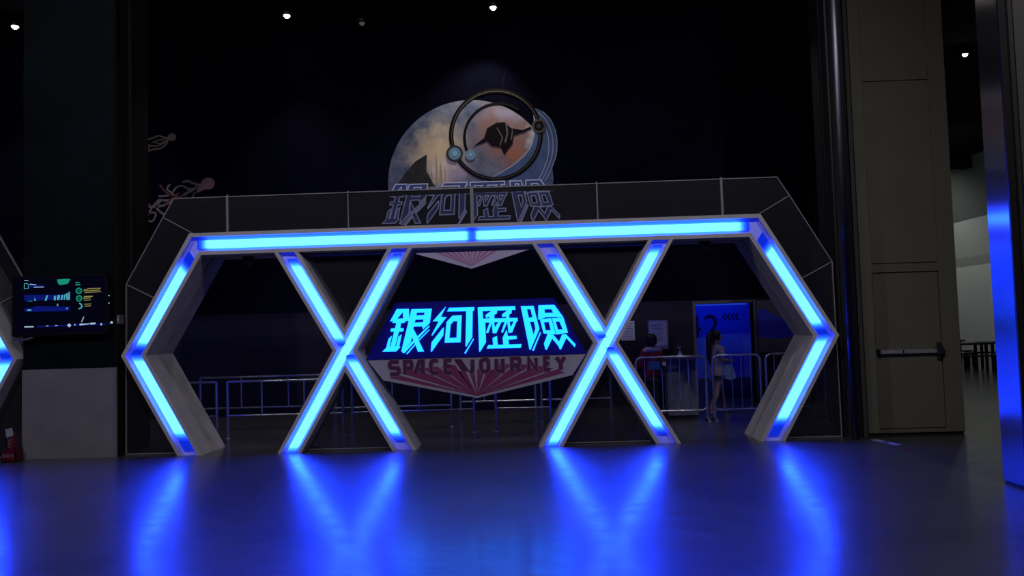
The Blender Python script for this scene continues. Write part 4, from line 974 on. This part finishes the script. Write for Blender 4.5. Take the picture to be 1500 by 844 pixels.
# ------------------------------------------------------------------ people
def skin_mesh(name, joints, bones, m, parent, root=0, sub=2, xf=None):
    """joints: list of (position, radius or (rx, ry)); one continuous surface grown along the bones"""
    me = bpy.data.meshes.new(name)
    me.from_pydata([xf @ Vector(j[0]) if xf else Vector(j[0]) for j in joints], bones, [])
    o = bpy.data.objects.new(name, me); C.objects.link(o)
    o.modifiers.new('skin', 'SKIN')
    if not me.skin_vertices: me.skin_vertices.new()
    for i, j in enumerate(joints):
        r = j[1]; sv = me.skin_vertices[0].data[i]
        sv.radius = (r, r) if not isinstance(r, (tuple, list)) else r
        sv.use_root = (i == root)
    sb_ = o.modifiers.new('sub', 'SUBSURF'); sb_.levels = sub; sb_.render_levels = sub
    dg = bpy.context.evaluated_depsgraph_get(); dg.update()
    nm = bpy.data.meshes.new_from_object(o.evaluated_get(dg)); nm.name = name
    bpy.data.objects.remove(o); bpy.data.meshes.remove(me)
    off = WORLD_LOC.get(parent.name, Vector())
    nm.transform(Matrix.Translation(-off))
    nm.materials.clear(); nm.materials.append(m)
    for p in nm.polygons: p.use_smooth = True
    q = bpy.data.objects.new(name, nm); C.objects.link(q); q.parent = parent; WORLD_LOC[q.name] = off
    return q

def hand(J, B, wrist, d, side, up):
    """five bent fingers and a palm grown from the wrist joint index"""
    w0 = Vector(J[wrist][0]); d = Vector(d).normalized(); up = Vector(up).normalized(); lat = d.cross(up).normalized()*side
    J.append((tuple(w0+d*0.04), (0.026, 0.017))); pi = len(J)-1; B.append((wrist, pi))
    J.append((tuple(w0+d*0.07), (0.030, 0.014))); ki = len(J)-1; B.append((pi, ki))
    for k, (off, ln_) in enumerate(((-0.027, 0.058), (-0.009, 0.068), (0.009, 0.064), (0.026, 0.05))):
        a = w0+d*0.085+lat*off; b = a+d*ln_*0.5-up*0.008; c = b+d*ln_*0.35-up*0.024
        i = len(J); J += [(tuple(a), 0.0085), (tuple(b), 0.008), (tuple(c), 0.007)]; B += [(ki, i), (i, i+1), (i+1, i+2)]
    a = w0+d*0.035-lat*0.032; b = a+d*0.028-lat*0.018-up*0.006; c = b+d*0.022-up*0.012
    i = len(J); J += [(tuple(a), 0.010), (tuple(b), 0.009), (tuple(c), 0.008)]; B += [(pi, i), (i, i+1), (i+1, i+2)]

def head_parts(root, xf, hz, hx=0.0, face=True):
    """nose, eyes, mouth and ears carried on the head: facing +x"""
    def T(p): return xf @ Vector(p)
    for s in (-1, 1):
        MB().ball(T((hx+0.082, 0.030*s, hz+0.012)), 0.010, 10).build('eye', M['hair'], root)
    MB().ball(T((hx+0.083, 0, hz-0.05)), 0.011, 10, 0, (0.6, 1.9, 0.5)).build('mouth', mat('lip', (0.30, 0.12, 0.10), 0.6), root)

def hair_cap(mb, xf, c, r):
    """rounded cap of hair, open towards the face"""
    n, sg = 12, 20; vs = []; fs = []
    for i in range(n+1):
        a = math.pi*i/n
        for k in range(sg):
            b = 2*math.pi*k/sg
            x, y, z = math.sin(a)*math.cos(b), math.sin(a)*math.sin(b), math.cos(a)
            if x > 0.15 and z < 0.35: x = 0.15+(x-0.15)*0.15          # hairline
            q = 1+0.02*math.sin(9*b)*math.sin(a)
            vs.append(xf @ Vector((c[0]+r[0]*x*q, c[1]+r[1]*y*q, c[2]+r[2]*z)))
    for i in range(n):
        for k in range(sg):
            l = (k+1) % sg; fs.append((i*sg+k, i*sg+l, (i+1)*sg+l, (i+1)*sg+k))
    mb.add(vs, fs, 0, True)

def walker():
    loc = Vector((3.84, 3.25, 0)); xf = Matrix.Translation(loc) @ Matrix.Rotation(0.35, 4, 'Z') @ Matrix.Scale(0.97, 4)
    t = thing('person', 'person with long dark ponytail and pale top walking right behind the barrier', 'person', loc)
    J = [((0, 0, .76), (.115, .105)), ((.0, 0, .90), (.095, .085)), ((.005, 0, 1.05), (.115, .09)), ((0, 0, 1.17), (.075, .06)), ((.01, 0, 1.225), .042), ((.025, 0, 1.29), .062), ((.03, 0, 1.355), (.082, .088)), ((.025, 0, 1.41), (.068, .07)), ((.095, 0, 1.315), .013), ((.055, 0, 1.262), .036)]
    B = [(0, 1), (1, 2), (2, 3), (3, 4), (4, 5), (5, 6), (6, 7), (6, 8), (5, 9)]
    def chain(frm, pts):
        p = frm
        for q in pts: J.append(q); B.append((p, len(J)-1)); p = len(J)-1
        return p
    chain(0, [((.02, .075, .68), .082), ((.12, .08, .40), .056), ((.13, .08, .33), .052), ((.17, .08, .10), .036), ((.18, .08, .05), .038), ((.27, .085, .032), .03)])
    chain(0, [((.0, -.075, .68), .082), ((-.05, -.08, .40), .056), ((-.08, -.08, .32), .052), ((-.19, -.08, .13), .036), ((-.20, -.08, .075), .036), ((-.12, -.08, .032), .03)])
    wl = chain(2, [((0, .13, 1.13), .052), ((.03, .17, .93), .036), ((.17, .11, .90), .027)])
    wr = chain(2, [((0, -.13, 1.13), .052), ((.01, -.18, .93), .036), ((.16, -.13, .92), .027)])
    hand(J, B, wl, (1, -0.2, 0.1), 1, (0, 0, 1)); hand(J, B, wr, (1, 0.25, 0.1), -1, (0, 0, 1))
    J2 = list(J)
    skin_mesh('body', J2, B, M['skin'], t, 0, 2, xf)
    for s in (-1, 1):
        MB().ball(xf @ Vector((.03, .086*s, 1.335)), .024, 10, 0, (.8, .4, 1.2)).build('ear', M['skin'], t)
    head_parts(t, xf, 1.345, 0.022)
    # loose top, shorts
    tj = [((0, 0, .63), (.155, .15)), ((0, 0, .76), (.145, .14)), ((0, 0, .92), (.13, .115)), ((.005, 0, 1.06), (.135, .105)), ((0, 0, 1.165), (.085, .07)), ((0, .135, 1.135), .066), ((.02, .165, .99), .062), ((0, -.135, 1.135), .066), ((.012, -.175, .99), .062)]
    skin_mesh('top', tj, [(0, 1), (1, 2), (2, 3), (3, 4), (3, 5), (5, 6), (3, 7), (7, 8)], M['pale_cloth'], t, 0, 2, xf)
    sj = [((0, 0, .70), (.14, .125)), ((.035, .076, .60), .094), ((.06, .078, .54), .088), ((-.012, -.076, .60), .094), ((-.025, -.078, .54), .088)]
    skin_mesh('shorts', sj, [(0, 1), (1, 2), (0, 3), (3, 4)], mat('grey_shorts', (0.16, 0.15, 0.16), 0.9), t, 0, 2, xf)
    hm = MB(); hair_cap(hm, xf, (.012, 0, 1.365), (.098, .098, .095))
    hm.tube([xf @ Vector(p) for p in ((-.06, 0, 1.40), (-.11, 0, 1.385), (-.14, 0, 1.32), (-.15, 0, 1.20), (-.15, 0, 1.05), (-.14, 0, .92), (-.135, 0, .86))], [.03, .036, .045, .047, .042, .03, .008], 12)
    hm.tube([xf @ Vector(p) for p in ((-.075, 0, 1.34), (-.085, 0, 1.27), (-.085, 0, 1.2))], [.06, .055, .02], 12)
    hm.build('hair', M['hair'], t)
    for (a, b, z0) in (((.15, .08), (.30, .085), 0.0), ((-.225, -.08), (-.09, -.08), 0.0)):
        skin_mesh('shoe', [((a[0], a[1], .045), .042), (((a[0]+b[0])/2, a[1], .042), .042), ((b[0], b[1], .036), .034)], [(0, 1), (1, 2)], M['shoe'], t, 0, 2, xf)
    # bag carried on the forearm
    bg = thing('tote_bag', 'pale blue tote bag hanging from the forearm of the walking person', 'bag', xf @ Vector((.12, -.16, .60)))
    P = [xf @ Vector(p) for p in ((.03, -.16, .62), (.05, -.16, .86), (.19, -.16, .86), (.25, -.16, .62), (.14, -.16, .585))]
    mb = MB(); yv = xf.to_3x3() @ Vector((0, .035, 0)); n = len(P)
    mb.add([p-yv for p in P]+[p+yv for p in P], [tuple(range(n)), tuple(range(2*n-1, n-1, -1))]+[(i, (i+1) % n, (i+1) % n+n, i+n) for i in range(n)])
    mb.build('pouch', M['bag'], bg)
    MB().tube([xf @ Vector(p) for p in ((.06, -.16, .85), (.07, -.165, .93), (.12, -.165, .965), (.17, -.16, .93), (.18, -.16, .85))], .008, 8).build('strap', M['bag'], bg)
    return t

def red_person():
    loc = Vector((2.72, 3.05, 0)); xf = Matrix.Translation(loc) @ Matrix.Rotation(math.pi/2+0.25, 4, 'Z')
    t = thing('person', 'person in a red jacket with white shoulders, seen from behind the crowd barrier', 'person', loc)
    J = [((0, 0, .72), (.12, .11)), ((.0, 0, .86), (.10, .09)), ((.005, 0, .99), (.12, .10)), ((0, 0, 1.11), (.08, .065)), ((.01, 0, 1.165), .043), ((.025, 0, 1.225), .063), ((.03, 0, 1.285), (.084, .09)), ((.025, 0, 1.335), (.068, .07)), ((.10, 0, 1.25), .013)]
    B = [(0, 1), (1, 2), (2, 3), (3, 4), (4, 5), (5, 6), (6, 7), (6, 8)]
    def chain(frm, pts):
        p = frm
        for q in pts: J.append(q); B.append((p, len(J)-1)); p = len(J)-1
        return p
    for s in (-1, 1):
        chain(0, [((.0, .08*s, .64), .084), ((.015, .085*s, .38), .058), ((.0, .085*s, .10), .038), ((.0, .085*s, .05), .038), ((.10, .095*s, .034), .03)])
        wv = chain(2, [((0, .145*s, 1.07), .055), ((.0, .20*s, .84), .04), ((.14, .13*s, .80), .028)])
        hand(J, B, wv, (1, -.25*s, .1), s, (0, 0, 1))
    skin_mesh('body', J, B, M['skin'], t, 0, 2, xf)
    for s in (-1, 1): MB().ball(xf @ Vector((.03, .09*s, 1.265)), .024, 10, 0, (.5, .6, 1.2)).build('ear', M['skin'], t)
    head_parts(t, xf, 1.275, 0.022)
    jk = [((0, 0, .60), (.15, .15)), ((0, 0, .74), (.145, .14)), ((0, 0, .88), (.14, .125)), ((.005, 0, 1.0), (.145, .115)), ((0, 0, 1.09), (.09, .075)), ((0, .15, 1.06), .075), ((0, .205, .84), .056), ((.11, .15, .805), .046), ((0, -.15, 1.06), .075), ((0, -.205, .84), .056), ((.11, -.15, .805), .046)]
    jo = skin_mesh('jacket', jk, [(0, 1), (1, 2), (2, 3), (3, 4), (3, 5), (5, 6), (6, 7), (3, 8), (8, 9), (9, 10)], M['red_cloth'], t, 0, 2, xf)
    cj = [((-.02, 0, 1.125), (.085, .075)), ((-.01, .12, 1.10), (.055, .05)), ((-.01, .19, 1.03), .05), ((-.01, -.12, 1.10), (.055, .05)), ((-.01, -.19, 1.03), .05)]
    skin_mesh('shoulder_yoke', cj, [(0, 1), (1, 2), (0, 3), (3, 4)], mat('cream_cloth', (0.5, 0.42, 0.38), 0.9), jo, 0, 2, xf)
    pj = [((0, 0, .68), (.135, .125)), ((.0, .085, .60), .094), ((.015, .088, .36), .072), ((.0, .088, .08), .058), ((.0, -.085, .60), .094), ((.015, -.088, .36), .072), ((.0, -.088, .08), .058)]
    skin_mesh('trousers', pj, [(0, 1), (1, 2), (2, 3), (0, 4), (4, 5), (5, 6)], M['dark_cloth'], t, 0, 2, xf)
    hm = MB(); hair_cap(hm, xf, (.010, 0, 1.295), (.100, .100, .095)); hair_cap(hm, xf, (-.015, 0, 1.245), (.078, .09, .07)); hm.build('hair', M['hair'], t)
    for s in (-1, 1):
        skin_mesh('shoe', [((-.03, .087*s, .045), .045), ((.05, .09*s, .042), .044), ((.12, .096*s, .036), .035)], [(0, 1), (1, 2)], M['black'], t, 0, 2, xf)
    return t
walker(); red_person()
